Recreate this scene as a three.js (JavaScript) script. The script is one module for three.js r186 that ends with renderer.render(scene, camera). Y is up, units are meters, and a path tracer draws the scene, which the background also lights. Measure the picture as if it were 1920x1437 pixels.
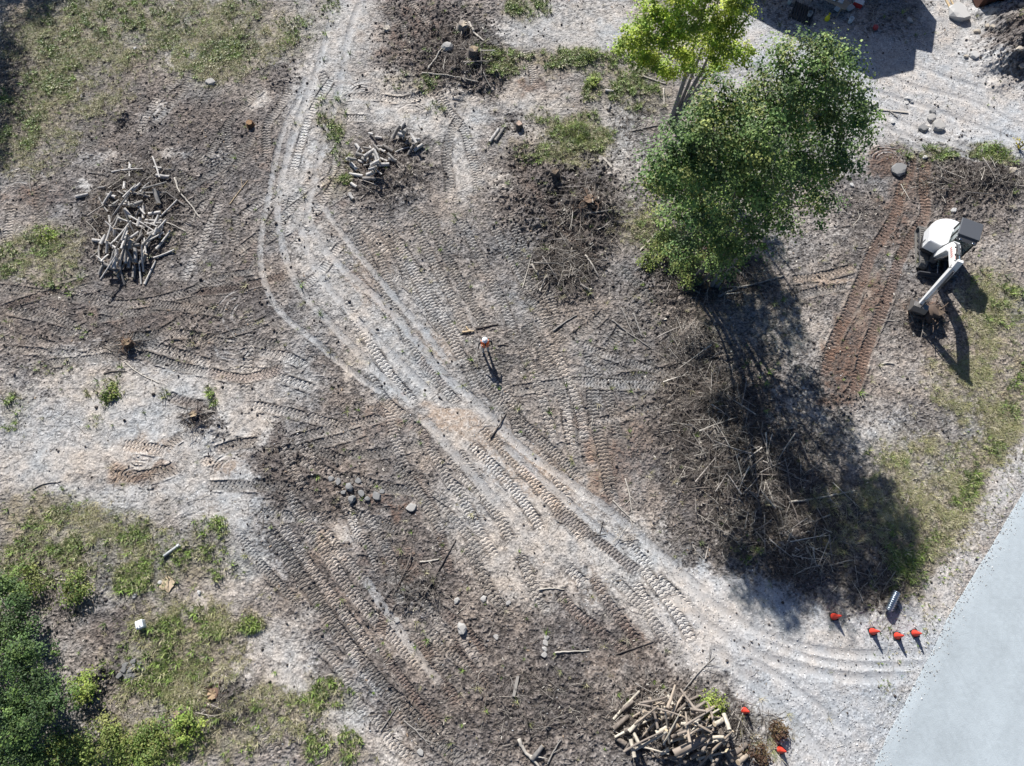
import * as THREE from 'three';
import { mergeGeometries, mergeVertices, toCreasedNormals } from 'three/addons/utils/BufferGeometryUtils.js';
import { RoundedBoxGeometry } from 'three/addons/geometries/RoundedBoxGeometry.js';
import { MarchingCubes } from 'three/addons/objects/MarchingCubes.js';
import { Sky } from 'three/addons/objects/Sky.js';

// ---------------------------------------------------------------- camera, sky, sun, exposure
const scene = new THREE.Scene();
const HGT = 36, TILT = THREE.MathUtils.degToRad(20.5), FOC = 1333;      // drone height, lean of the lens from straight down, focal length (px of a 1920 wide picture)
const camera = new THREE.PerspectiveCamera(THREE.MathUtils.radToDeg(2 * Math.atan(718.5 / FOC)), 1920 / 1437, 0.1, 1000);
camera.position.set(0, HGT, 0);
camera.lookAt(0, 0, -HGT * Math.tan(TILT));

const renderer = new THREE.WebGLRenderer({ antialias: true });
renderer.setSize(1024, 766);
renderer.toneMapping = THREE.LinearToneMapping;
renderer.toneMappingExposure = 1.55;
renderer.shadowMap.enabled = true;
renderer.shadowMap.type = THREE.PCFSoftShadowMap;

const ELEV = THREE.MathUtils.degToRad(37.5), AZ = THREE.MathUtils.degToRad(20);
const sunDir = new THREE.Vector3(-Math.sin(AZ) * Math.cos(ELEV), Math.sin(ELEV), -Math.cos(AZ) * Math.cos(ELEV));
const sky = new Sky();
sky.name = 'sky';
sky.scale.setScalar(900);
sky.userData = { kind: 'structure', label: 'clear blue daytime sky', category: 'sky' };
sky.material.uniforms.sunPosition.value.copy(sunDir);
sky.material.uniforms.turbidity.value = 2;
sky.material.uniforms.rayleigh.value = 0.95;
sky.material.uniforms.mieCoefficient.value = 0.002;
scene.add(sky);
scene.environmentIntensity = 0.1;

const sun = new THREE.DirectionalLight(new THREE.Color(1, 0.97, 0.93), 5);
sun.position.copy(sunDir).multiplyScalar(120).add(new THREE.Vector3(0, 0, -18));
sun.target.position.set(0, 0, -18);
sun.castShadow = true;
sun.shadow.mapSize.set(4096, 4096);
Object.assign(sun.shadow.camera, { left: -60, right: 60, top: 60, bottom: -60, near: 1, far: 300 });
scene.add(sun, sun.target);

// ---------------------------------------------------------------- helpers
let seed = 20241;
const rnd = () => { seed = (seed + 0x6d2b79f5) | 0; let t = Math.imul(seed ^ (seed >>> 15), 1 | seed); t = (t + Math.imul(t ^ (t >>> 7), 61 | t)) ^ t; return ((t ^ (t >>> 14)) >>> 0) / 4294967296; };
const rr = (a, b) => a + (b - a) * rnd();
const gauss = () => (rnd() + rnd() + rnd() - 1.5) * 1.155;
const clamp = (x, a = 0, b = 1) => (x < a ? a : x > b ? b : x);
const lerp = (a, b, t) => a + (b - a) * t;
const sstep = (a, b, x) => { const t = clamp((x - a) / (b - a)); return t * t * (3 - 2 * t); };
const V = (x, y, z) => new THREE.Vector3(x, y, z);
const R = THREE.MathUtils.degToRad;
const CT = Math.cos(TILT), ST = Math.sin(TILT);
// a place read off the photograph (1920 x 1437) as a point of the land, in metres
function at(px, py, h = 0) {
  const u = (px - 960) / FOC, v = (py - 718.5) / FOC, t = (HGT - h) / (v * ST + CT);
  return [u * t, (v * CT - ST) * t];
}
const mpp = (px, py) => { const a = at(px - 4, py), b = at(px + 4, py), c = at(px, py - 4), d = at(px, py + 4); return [(b[0] - a[0]) / 8, (d[1] - c[1]) / 8]; };

const names = new Map();
function numbered(n) { const k = names.get(n) ?? 0; names.set(n, k + 1); return k ? n + '_' + String(k).padStart(3, '0') : n; }
function tag(o, label, category, group, kind) {
  o.userData = { label, category };
  if (group) o.userData.group = group;
  if (kind) o.userData.kind = kind;
  return o;
}
function mesh(name, geo, mat, parent) {
  const m = new THREE.Mesh(geo, mat);
  m.castShadow = m.receiveShadow = true;
  m.name = parent ? name : numbered(name);
  (parent ?? scene).add(m);
  return m;
}
function base(name, x, y, z, turn = 0) {
  const g = new THREE.Group();
  g.name = numbered(name); g.position.set(x, y, z); g.rotation.y = turn; scene.add(g);
  return g;
}
const lin = (r, g, b) => new THREE.Color().setRGB(r, g, b);
const std = (c, rough = 0.9, more = {}) => new THREE.MeshStandardMaterial({ color: c, roughness: rough, ...more });
const box = (w, h, d, x = 0, y = 0, z = 0) => new THREE.BoxGeometry(w, h, d).translate(x, y, z);
const rbox = (w, h, d, r, x = 0, y = 0, z = 0) => new RoundedBoxGeometry(w, h, d, 2, r).translate(x, y, z);
const cyl = (r0, r1, h, n = 14) => new THREE.CylinderGeometry(r0, r1, h, n);
function rod(a, b, r0, r1 = r0, n = 10) {                               // a straight round bar between two points
  const d = new THREE.Vector3().subVectors(b, a), g = new THREE.CylinderGeometry(r1, r0, d.length(), n);
  g.applyQuaternion(new THREE.Quaternion().setFromUnitVectors(V(0, 1, 0), d.clone().normalize()));
  return g.translate((a.x + b.x) / 2, (a.y + b.y) / 2, (a.z + b.z) / 2);
}
const plain = (g) => { const o = g.index ? g.toNonIndexed() : g; for (const k of Object.keys(o.attributes)) if (!['position', 'normal'].includes(k)) o.deleteAttribute(k); return o; };
const merged = (list) => mergeGeometries(list.map(plain));
// tapered bent tube through points, radius at each point
function limb(points, radii, n = 6, cap = true) {
  const pos = [], idx = [], N = points.length, t = V(0, 0, 0), u = V(0, 0, 0), w = V(0, 0, 0);
  for (let i = 0; i < N; i++) {
    t.subVectors(points[Math.min(i + 1, N - 1)], points[Math.max(i - 1, 0)]).normalize();
    u.set(0.31, 0.9, 0.17).cross(t); if (u.lengthSq() < 1e-3) u.set(1, 0, 0).cross(t); u.normalize(); w.crossVectors(t, u);
    for (let k = 0; k < n; k++) { const a = k / n * Math.PI * 2, c = Math.cos(a) * radii[i], s = Math.sin(a) * radii[i]; pos.push(points[i].x + u.x * c + w.x * s, points[i].y + u.y * c + w.y * s, points[i].z + u.z * c + w.z * s); }
    if (i) for (let k = 0; k < n; k++) { const a = (i - 1) * n + k, b = (i - 1) * n + (k + 1) % n; idx.push(a, b, a + n, b, b + n, a + n); }
  }
  if (cap) for (const [o, f] of [[0, 1], [(N - 1) * n, 0]]) for (let k = 1; k < n - 1; k++) f ? idx.push(o, o + k + 1, o + k) : idx.push(o, o + k, o + k + 1);
  const g = new THREE.BufferGeometry();
  g.setAttribute('position', new THREE.Float32BufferAttribute(pos, 3)); g.setIndex(idx); g.computeVertexNormals();
  return g;
}
// smooth curve through plan points [x, z]
function curve2(pts, step) {
  if (pts.length === 2) pts = [pts[0], [(pts[0][0] + pts[1][0]) / 2, (pts[0][1] + pts[1][1]) / 2], pts[1]];
  const c = new THREE.CatmullRomCurve3(pts.map(([x, z]) => V(x, 0, z)), false, 'centripetal');
  const n = Math.max(4, Math.ceil(c.getLength() / step));
  return c.getSpacedPoints(n);
}
// value noise on a 256 tile
const TILE = new Float32Array(65536); for (let i = 0; i < 65536; i++) TILE[i] = rnd();
function vn(x, y) {
  const xi = Math.floor(x), yi = Math.floor(y); let fx = x - xi, fy = y - yi;
  fx = fx * fx * (3 - 2 * fx); fy = fy * fy * (3 - 2 * fy);
  const x0 = xi & 255, x1 = (xi + 1) & 255, y0 = (yi & 255) << 8, y1 = ((yi + 1) & 255) << 8;
  const a = TILE[y0 + x0], b = TILE[y0 + x1], c = TILE[y1 + x0], d = TILE[y1 + x1];
  return a + (b - a) * fx + (c - a + (a - b + d - c) * fx) * fy;
}
const fbm = (x, y, o = 4) => { let s = 0, a = 0.5, n = 0; for (let i = 0; i < o; i++) { s += a * vn(x + i * 17.3, y + i * 9.1); n += a; a *= 0.5; x *= 2.03; y *= 2.03; } return s / n; };
// ---------------------------------------------------------------- the land: what covers it, read off the photograph as patches
const X0 = -38, X1 = 38, Z0 = -45, Z1 = 8, NC = 640, NT = 2048;
const CLASSES = ['pale', 'dark', 'red', 'sand', 'green', 'dry', 'gravel', 'brush'];
const W = Object.fromEntries(CLASSES.map((c) => [c, new Float32Array(NC * NC)]));
function patch(cls, px, py, rx, ry, rot = 0, s = 1) {
  const [cx, cz] = at(px, py), [mx, mz] = mpp(px, py), a = rx * mx, b = ry * mz, r = Math.max(a, b) * 1.35, co = Math.cos(R(rot)), si = Math.sin(R(rot)), w = W[cls];
  const i0 = Math.max(0, Math.floor((cx - r - X0) / (X1 - X0) * NC)), i1 = Math.min(NC - 1, Math.ceil((cx + r - X0) / (X1 - X0) * NC));
  const j0 = Math.max(0, Math.floor((cz - r - Z0) / (Z1 - Z0) * NC)), j1 = Math.min(NC - 1, Math.ceil((cz + r - Z0) / (Z1 - Z0) * NC));
  for (let j = j0; j <= j1; j++) for (let i = i0; i <= i1; i++) {
    const x = X0 + (i + 0.5) / NC * (X1 - X0) - cx, z = Z0 + (j + 0.5) / NC * (Z1 - Z0) - cz;
    const q = Math.hypot((x * co + z * si) / a, (-x * si + z * co) / b), f = s * (1 - sstep(0.45, 1.3, q));
    if (f > 0) w[j * NC + i] = 1 - (1 - w[j * NC + i]) * (1 - f);
  }
}
function trail(cls, r, s, pts) { for (let k = 0; k < pts.length - 1; k++) for (let t = 0; t < 1; t += 0.25) patch(cls, lerp(pts[k][0], pts[k + 1][0], t), lerp(pts[k][1], pts[k + 1][1], t), r, r, 0, s * 0.55); }
const PATCHES = {
  pale: [[340, 100, 42, 30, 0, 0.9], [300, 210, 34, 12, -35, 1], [160, 355, 22, 13], [190, 295, 45, 15, -10, 0.7], [490, 190, 24, 16], [330, 286, 15, 10], [415, 292, 26, 20, 0, 0.7], [560, 40, 50, 40, 0, 0.35],
    [700, 180, 95, 45, 0, 0.8], [790, 215, 80, 50, 0, 0.85], [865, 215, 65, 55, 0, 0.7], [868, 300, 26, 70, 0, 0.8], [930, 330, 40, 30, 0, 0.4], [970, 55, 45, 40, 0, 0.8], [1085, 45, 120, 55, 0, 0.85], [1170, 60, 60, 60, 0, 0.7], [1110, 105, 60, 25, 0, 0.5],
    [1000, 200, 70, 50, 0, 0.55], [1060, 255, 40, 40, 0, 0.4], [1165, 230, 55, 70, 0, 0.6], [1190, 310, 40, 50, 0, 0.55], [760, 340, 40, 60, 0, 0.5], [690, 60, 40, 60, 0, 0.6],
    [100, 790, 130, 110, 0, 0.6], [300, 760, 170, 70, 0, 0.8], [290, 830, 140, 50, 0, 1], [60, 870, 100, 60, 0, 0.8], [420, 950, 75, 60, 0, 1], [370, 915, 90, 45, 0, 0.9], [230, 935, 90, 40, 0, 0.7], [440, 815, 60, 45, 0, 1], [490, 790, 30, 30, 0, 0.9], [150, 690, 60, 50, 0, 0.5], [330, 715, 100, 30, 0, 0.5], [130, 870, 70, 60, 0, 0.7], [460, 880, 30, 40, 0, 0.8],
    [370, 1140, 55, 24, -20, 0.9], [490, 1215, 42, 55, 30, 0.75], [545, 1265, 36, 50, 0, 0.9], [560, 1190, 30, 55, 10, 0.5], [650, 1010, 26, 36, 0, 0.8], [660, 1360, 55, 42, 0, 0.8], [740, 1410, 45, 42, 0, 0.9], [480, 1050, 60, 60, 0, 0.5], [430, 1110, 40, 40, 0, 0.4], [600, 1330, 40, 40, 0, 0.3],
    [880, 800, 75, 50, 30, 0.8], [960, 890, 90, 60, 40, 0.8], [1050, 965, 110, 70, 30, 0.85], [1150, 1035, 110, 60, 30, 0.9], [1240, 1095, 90, 50, 20, 0.9], [900, 960, 90, 80, 40, 0.5], [980, 1060, 100, 80, 0, 0.5], [1200, 1000, 70, 40, 20, 0.5], [1140, 1100, 90, 60, 30, 0.6],
    [520, 720, 90, 40, 10, 0.35], [700, 690, 60, 50, 40, 0.5], [800, 590, 90, 90, 0, 0.25], [1500, 640, 70, 60, 0, 0.4], [1660, 790, 70, 40, 0, 0.4], [1640, 830, 50, 40, 0, 0.45], [1560, 430, 70, 40, 0, 0.3], [1500, 480, 60, 40, 0, 0.2], [1600, 290, 50, 40, 0, 0.35], [1700, 690, 50, 40, 0, 0.15], [1400, 960, 40, 40, 0, 0.45], [1370, 1000, 50, 25, 0, 0.4], [1500, 770, 60, 50, 0, 0.4], [1840, 470, 40, 30, 0, 0.2]],
  dark: [[250, 430, 130, 110, 0, 0.8], [260, 290, 90, 40, 0, 0.5], [90, 340, 90, 60, 0, 0.5], [420, 230, 100, 60, 0, 0.6], [520, 150, 60, 30, 0, 0.6], [220, 180, 140, 80, 0, 0.6], [330, 240, 150, 90, 0, 0.5], [420, 330, 90, 100, 0, 0.55], [140, 260, 90, 60, 0, 0.4], [40, 630, 80, 50, 0, 0.5], [960, 1260, 200, 60, 0, 0.45], [1100, 1110, 90, 50, 0, 0.3], [640, 790, 90, 60, 15, 0.4], [1100, 560, 90, 60, 0, 0.4], [900, 480, 90, 60, 0, 0.25], [1220, 660, 90, 60, 0, 0.4], [1640, 450, 50, 40, 0, 0.5], [620, 1180, 60, 80, 20, 0.35], [760, 1280, 80, 60, 30, 0.35], [560, 1090, 50, 60, 20, 0.4], [1080, 20, 40, 20, 0, 0.3], [540, 480, 50, 60, 0, 0.25], [450, 500, 90, 30, 0, 0.5], [830, 90, 120, 80, 0, 1], [890, 140, 60, 50, 0, 0.8], [760, 25, 60, 40, 0, 0.7], [735, 330, 85, 80, 0, 0.9], [960, 230, 45, 20, 0, 0.7],
    [1050, 370, 130, 90, 0, 1], [990, 310, 70, 35, 0, 0.9], [1110, 430, 90, 60, 0, 0.8], [1060, 510, 90, 60, 0, 0.7], [1300, 510, 130, 90, 0, 0.8], [200, 600, 190, 50, 0, 0.85], [420, 590, 120, 70, 0, 0.65], [330, 560, 190, 40, 0, 0.7], [60, 560, 90, 40, 0, 0.6], [90, 700, 60, 50, 0, 0.5],
    [560, 860, 110, 50, 20, 0.9], [600, 920, 90, 50, 20, 0.8], [520, 910, 60, 40, 0, 0.7], [370, 780, 35, 22, 0, 0.8], [410, 805, 50, 16, 25, 0.7], [700, 880, 90, 50, 0, 0.5], [840, 1100, 70, 50, 0, 0.7], [760, 1020, 80, 60, 0, 0.65], [900, 1180, 110, 55, 0, 0.6], [1060, 1200, 120, 60, 0, 0.65], [1180, 1220, 90, 40, 25, 0.75],
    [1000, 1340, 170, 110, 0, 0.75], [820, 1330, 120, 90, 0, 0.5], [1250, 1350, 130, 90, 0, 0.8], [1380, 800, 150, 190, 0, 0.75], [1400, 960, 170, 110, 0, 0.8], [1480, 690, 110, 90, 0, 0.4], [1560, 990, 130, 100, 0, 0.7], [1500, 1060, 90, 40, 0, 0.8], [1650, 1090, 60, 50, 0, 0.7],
    [1790, 335, 120, 50, 0, 0.7], [1880, 335, 60, 40, 0, 0.7], [1250, 850, 60, 80, 0, 0.5], [40, 140, 60, 150, 0, 0.7], [560, 1380, 60, 50, 0, 0.4], [240, 1180, 80, 45, 0, 0.9], [200, 1280, 70, 60, 0, 0.7], [420, 1320, 70, 60, 0, 0.6], [1895, 90, 55, 70, 0, 1], [720, 1120, 60, 60, 0, 0.4], [430, 440, 60, 60, 0, 0.5], [1630, 400, 70, 50, 0, 0.6], [1770, 380, 70, 40, 0, 0.55], [1800, 480, 50, 60, 0, 0.45], [1700, 640, 40, 40, 0, 0.3], [1740, 540, 50, 40, 0, 0.55], [1560, 460, 110, 70, 0, 0.5], [1700, 770, 80, 60, 0, 0.4], [1500, 560, 90, 60, 0, 0.4], [1780, 620, 60, 50, 0, 0.4], [1840, 400, 70, 60, 0, 0.5], [1690, 560, 30, 60, 20, 0.4], [1250, 470, 60, 60, 0, 0.6],
    [1600, 30, 90, 40, 0, 0.6], [1470, 30, 60, 40, 0, 0.4], [650, 740, 60, 40, 20, 0.5], [1190, 760, 80, 80, 0, 0.35], [620, 680, 40, 25, 30, 0.5], [450, 1010, 0.1, 0.1], [640, 1100, 90, 50, 40, 0.4], [1560, 740, 40, 60, 0, 0.3], [130, 1130, 60, 50, 0, 0.5], [250, 530, 80, 30, 0, 0.4], [1730, 610, 60, 30, 0, 0.6]],
  red: [[1660, 300, 36, 28, 0, 1], [1650, 315, 22, 20, 0, 0.9], [1590, 700, 42, 50, 25, 0.95], [1575, 745, 36, 28, 10, 0.9], [1640, 560, 25, 60, 22, 0.8], [1600, 640, 40, 50, 22, 0.8], [1690, 420, 30, 60, 0, 0.55], [1735, 580, 50, 22, 0, 0.9], [1000, 165, 22, 14, 0, 0.8], [685, 168, 24, 18, 0, 0.6], [800, 40, 60, 35, 0, 0.5], [730, 75, 60, 40, 0, 0.4], [75, 370, 60, 20, 0, 0.5], [520, 300, 30, 50, 0, 0.25],
    [250, 600, 90, 25, 0, 0.35], [280, 893, 60, 16, 0, 0.55], [730, 940, 60, 14, 25, 0.5], [755, 965, 40, 10, 25, 0.8], [1150, 890, 30, 70, 10, 0.45], [1190, 840, 40, 60, 0, 0.35], [760, 1060, 50, 30, 0, 0.45], [1180, 1180, 60, 25, 35, 0.4], [660, 1060, 30, 50, 0, 0.25], [720, 800, 40, 25, 0, 0.3], [850, 300, 0.1, 0.1], [700, 320, 40, 20, 0, 0.3], [740, 300, 30, 30, 0, 0.3], [1700, 350, 30, 40, 0, 0.4]],
  sand: [[845, 785, 55, 20, 10, 1], [900, 810, 50, 24, 30, 0.8], [960, 870, 65, 45, 30, 0.9], [1020, 905, 65, 40, 30, 0.9], [1125, 870, 18, 60, 5, 0.45], [285, 835, 62, 18, 0, 0.75], [255, 850, 30, 15, 0, 0.7], [240, 890, 35, 18, 0, 0.6], [300, 880, 40, 10, -20, 0.6], [430, 870, 35, 20, 0, 0.5], [640, 880, 80, 30, 0, 0.35], [600, 1030, 20, 40, 0, 0.5], [630, 1010, 40, 30, 0, 0.35], [730, 760, 30, 14, 0, 0.5], [1110, 1090, 30, 30, 0, 0.5], [820, 650, 40, 30, 40, 0.3], [1080, 960, 70, 30, 30, 0.4], [400, 960, 40, 20, 0, 0.4], [690, 1180, 60, 60, 0, 0.3], [700, 500, 40, 60, 0, 0.12], [1560, 525, 40, 12, 0, 0.6], [1620, 560, 30, 60, 22, 0.4], [950, 110, 22, 20, 0, 0.5], [1420, 1250, 50, 14, 30, 0.3], [1530, 1250, 90, 14, 25, 0.35], [1140, 1230, 60, 20, 0, 0.3]],
  green: [[80, 950, 85, 40, 0, 0.6], [220, 1005, 70, 34, 0, 0.85], [90, 1050, 110, 50, 0, 0.7], [330, 1045, 70, 40, 0, 0.7], [390, 1000, 40, 35, 0, 0.7], [260, 1085, 70, 30, 0, 0.7], [340, 1195, 100, 55, 0, 0.85], [290, 1250, 90, 50, 0, 0.85], [350, 1280, 60, 50, 0, 0.8], [510, 1320, 50, 30, 0, 0.6], [600, 1310, 60, 40, 0, 0.65], [625, 1400, 55, 45, 0, 0.55], [200, 730, 40, 30, 0, 0.45], [100, 690, 40, 20, 0, 0.3], [30, 770, 25, 40, 0, 0.5], [175, 790, 22, 14, 0, 0.5], [400, 745, 20, 20, 0, 0.4], [305, 735, 16, 16, 0, 0.4], [250, 740, 14, 10, 0, 0.6],
    [1090, 250, 60, 40, 0, 0.9], [1065, 112, 75, 22, 0, 0.85], [1110, 160, 20, 30, 0, 0.85], [990, 18, 40, 28, 0, 0.8], [280, 60, 140, 60, 0, 0.24], [130, 80, 80, 80, 0, 0.24], [90, 170, 60, 60, 0, 0.5], [440, 60, 60, 70, 0, 0.5], [30, 230, 60, 80, 0, 0.5], [90, 450, 50, 30, 0, 0.65], [120, 520, 45, 25, 0, 0.6], [20, 490, 40, 40, 0, 0.4], [1860, 290, 45, 26, 0, 0.9], [1740, 290, 60, 16, 0, 0.6], [1010, 215, 30, 20, 0, 0.4], [820, 210, 16, 14, 0, 0.8], [930, 120, 60, 30, 0, 0.4], [770, 160, 60, 20, 0, 0.4], [640, 330, 30, 40, 0, 0.35], [630, 230, 20, 60, 0, 0.4], [1000, 290, 60, 20, 0, 0.4], [1200, 170, 60, 40, 0, 0.55], [1180, 120, 60, 30, 0, 0.6], [1250, 440, 60, 40, 0, 0.6],
    [1400, 1030, 30, 30, 0, 0.6], [1650, 1000, 40, 40, 0, 0.2], [1700, 1110, 40, 25, 0, 0.5], [1670, 850, 50, 30, 0, 0.35], [1700, 1060, 40, 40, 0, 0.6], [1870, 560, 50, 60, 0, 0.5], [470, 1170, 25, 16, 0, 0.8], [420, 1060, 60, 40, 0, 0.35], [620, 20, 20, 30, 0, 0.3], [400, 100, 60, 50, 0, 0.5], [200, 30, 150, 40, 0, 0.4], [330, 1390, 110, 50, 0, 0.8], [430, 1390, 60, 50, 0, 0.6], [550, 60, 50, 50, 0, 0.3], [610, 200, 20, 40, 0, 0.3], [1800, 1180, 30, 50, 0, 0.2], [1335, 1320, 30, 25, 0, 0.5]],
  dry: [[1820, 720, 90, 80, 0, 0.7], [1750, 870, 100, 60, 0, 0.7], [1860, 600, 60, 90, 0, 0.65], [1700, 970, 90, 80, 0, 0.9], [1780, 960, 80, 80, 0, 0.85], [1880, 800, 60, 90, 0, 0.7], [1690, 1060, 40, 40, 0, 0.5], [1640, 930, 50, 40, 0, 0.3], [300, 60, 260, 80, 0, 0.42], [150, 170, 110, 90, 0, 0.42], [60, 280, 80, 60, 0, 0.4], [90, 70, 90, 70, 0, 0.4], [420, 90, 110, 80, 0, 0.4], [80, 480, 100, 60, 0, 0.3], [330, 1160, 110, 60, 0, 0.5], [150, 1010, 170, 70, 0, 0.5], [380, 1230, 90, 70, 0, 0.5], [300, 1310, 90, 60, 0, 0.6], [1450, 1380, 45, 50, 0, 0.8], [1400, 1340, 30, 40, 0, 0.7], [1560, 980, 60, 80, 0, 0.3], [500, 1340, 120, 60, 0, 0.35], [1180, 420, 50, 50, 0, 0.4], [1070, 270, 80, 50, 0, 0.5]],
  gravel: [[1350, 1115, 110, 50, 10, 1], [1450, 1190, 150, 75, 20, 1], [1560, 1270, 170, 110, 0, 1], [1500, 1345, 140, 110, 0, 1], [1640, 1240, 130, 80, 0, 1], [1650, 1185, 90, 32, 0, 0.9], [1720, 1170, 70, 40, 0, 0.9], [1550, 1400, 120, 80, 0, 1], [1280, 1160, 70, 50, 20, 0.8], [1350, 1220, 90, 60, 0, 0.9],
    [1450, 95, 90, 55, 20, 0.9], [1400, 50, 60, 60, 0, 0.9], [1600, 100, 160, 80, 15, 0.8], [1700, 195, 180, 70, 18, 0.9], [1800, 150, 120, 80, 0, 0.85], [1850, 240, 110, 60, 15, 0.9], [1650, 240, 70, 30, 0, 0.5], [1780, 40, 60, 60, 0, 0.8], [1380, 180, 60, 60, 0, 0.7], [1550, 20, 120, 40, 0, 0.6], [1330, 60, 60, 60, 0, 0.6], [1900, 200, 60, 40, 0, 0.7], [1860, 20, 60, 50, 0, 0.7]],
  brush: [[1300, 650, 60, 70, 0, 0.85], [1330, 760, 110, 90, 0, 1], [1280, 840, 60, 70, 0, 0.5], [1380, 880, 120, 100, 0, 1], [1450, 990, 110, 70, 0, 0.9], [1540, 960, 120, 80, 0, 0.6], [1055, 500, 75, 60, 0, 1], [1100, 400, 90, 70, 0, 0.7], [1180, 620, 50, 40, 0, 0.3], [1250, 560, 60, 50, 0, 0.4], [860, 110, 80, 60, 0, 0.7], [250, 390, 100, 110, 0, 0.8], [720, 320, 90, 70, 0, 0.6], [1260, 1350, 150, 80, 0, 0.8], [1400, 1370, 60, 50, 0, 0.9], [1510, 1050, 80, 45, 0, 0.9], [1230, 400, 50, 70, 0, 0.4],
    [1800, 345, 100, 35, 0, 0.8], [1870, 335, 60, 40, 0, 0.8], [780, 1100, 60, 40, 0, 0.7], [1010, 1320, 140, 90, 0, 0.5], [1340, 520, 110, 60, 0, 0.8], [370, 785, 40, 25, 0, 0.9], [230, 650, 50, 25, 0, 0.6], [1330, 1000, 100, 50, 0, 0.6], [1640, 1100, 80, 40, 0, 0.6], [420, 1320, 60, 60, 0, 0.6], [1210, 300, 60, 60, 0, 0.4], [130, 1060, 100, 40, 0, 0.4], [1180, 210, 60, 60, 0, 0.5], [1620, 400, 50, 40, 0, 0.4], [950, 660, 80, 50, 0, 0.35], [1730, 605, 50, 25, 0, 0.8], [30, 150, 60, 150, 0, 0.4], [650, 930, 70, 30, 0, 0.3], [1150, 1010, 60, 40, 0, 0.4], [1250, 700, 50, 50, 0, 0.3], [1500, 850, 80, 80, 0, 0.5], [800, 1370, 60, 50, 0, 0.4]],
};
for (const c in PATCHES) for (const p of PATCHES[c]) patch(c, ...p);
trail('pale', 42, 0.62, [[655, 0], [640, 60], [600, 140], [575, 210], [560, 300], [555, 400], [590, 480], [650, 560], [720, 630], [800, 720], [880, 800], [970, 880], [1060, 950], [1160, 1020], [1260, 1090]]);
trail('gravel', 34, 1, [[1935, 830], [1860, 950], [1800, 1060], [1750, 1150], [1700, 1230]]);
trail('green', 22, 0.95, [[1930, 690], [1880, 800], [1820, 900], [1770, 1000], [1720, 1080]]);
trail('red', 14, 0.5, [[1720, 320], [1700, 420], [1660, 480], [1630, 540], [1600, 620], [1575, 700]]);
trail('dark', 20, 0.85, [[375, 785], [430, 820], [500, 865], [580, 905], [670, 935], [765, 968]]);
trail('red', 10, 0.5, [[700, 930], [740, 950], [790, 975]]);
trail('dark', 34, 0.6, [[500, 990], [570, 1080], [650, 1180], [740, 1290], [850, 1400]]);
trail('red', 16, 0.4, [[560, 1000], [640, 1100], [720, 1200]]);
trail('red', 14, 0.35, [[1080, 760], [1110, 830], [1150, 920]]);
trail('dark', 24, 0.35, [[1480, 320], [1560, 340], [1640, 330]]);
function field(w, x, z) {
  const fx = clamp((x - X0) / (X1 - X0) * NC - 0.5, 0, NC - 1.001), fz = clamp((z - Z0) / (Z1 - Z0) * NC - 0.5, 0, NC - 1.001), i = fx | 0, j = fz | 0, a = fx - i, b = fz - j, o = j * NC + i;
  return (w[o] * (1 - a) + w[o + 1] * a) * (1 - b) + (w[o + NC] * (1 - a) + w[o + NC + 1] * a) * b;
}

// ---------------------------------------------------------------- the shape of the land
const MOUNDS = [ // [photo x, y, radius px, height m, roughness m]
  [830, 85, 120, 0.35, 0.18], [890, 130, 60, 0.3, 0.25], [1050, 365, 120, 0.3, 0.3], [1040, 330, 40, 0.4, 0.2], [1105, 390, 50, 0.55, 0.25], [985, 315, 40, -0.35, 0.15], [1060, 315, 34, -0.35, 0.12], [1010, 420, 60, 0.15, 0.2], [250, 400, 110, 0.25, 0.15], [735, 330, 70, 0.25, 0.12], [1895, 95, 75, 1.3, 0.3], [1930, 60, 80, 1.2, 0.3],
  [1300, 660, 60, 0.25, 0.14], [1360, 800, 130, 0.25, 0.14], [1400, 920, 130, 0.15, 0.12], [1510, 1055, 55, 0.4, 0.18], [1255, 1360, 110, 0.3, 0.15], [560, 870, 90, 0.12, 0.14], [375, 785, 30, 0.25, 0.15], [405, 810, 40, 0.18, 0.12], [250, 640, 30, 0.25, 0.12], [960, 230, 26, -0.15, 0.12], [1735, 590, 40, 0.35, 0.2], [1575, 745, 40, 0.1, 0.12], [1640, 560, 34, 0.03, 0.06], [1690, 450, 40, 0.05, 0.1], [1720, 615, 26, -0.3, 0.1], [1060, 510, 70, 0.25, 0.12],
  [780, 1105, 50, 0.2, 0.18], [640, 930, 60, 0.08, 0.12], [1640, 1100, 60, 0.2, 0.15], [250, 1255, 40, 0.18, 0.1], [190, 1260, 40, 0.2, 0.2], [420, 1310, 50, 0.2, 0.2], [400, 1300, 20, -0.2, 0.05], [590, 640, 30, 0.1, 0.08], [360, 625, 40, 0.12, 0.12], [1240, 560, 70, 0.15, 0.15], [1800, 345, 90, 0.25, 0.2], [1860, 330, 40, 0.3, 0.2], [1010, 1320, 120, 0.08, 0.1], [900, 1170, 60, 0.06, 0.1], [720, 1140, 50, 0.05, 0.08], [235, 235, 20, -0.2, 0.1], [230, 210, 26, 0.15, 0.1], [520, 130, 40, 0.12, 0.08], [400, 285, 30, 0.1, 0.08], [310, 240, 60, 0.1, 0.06], [1560, 380, 60, 0.06, 0.08], [1160, 320, 60, 0.05, 0.06], [1100, 440, 60, 0.12, 0.16],
];
const NH = 1024, MAC = new Float32Array(NH * NH), ROUGH = new Float32Array(NH * NH);
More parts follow.
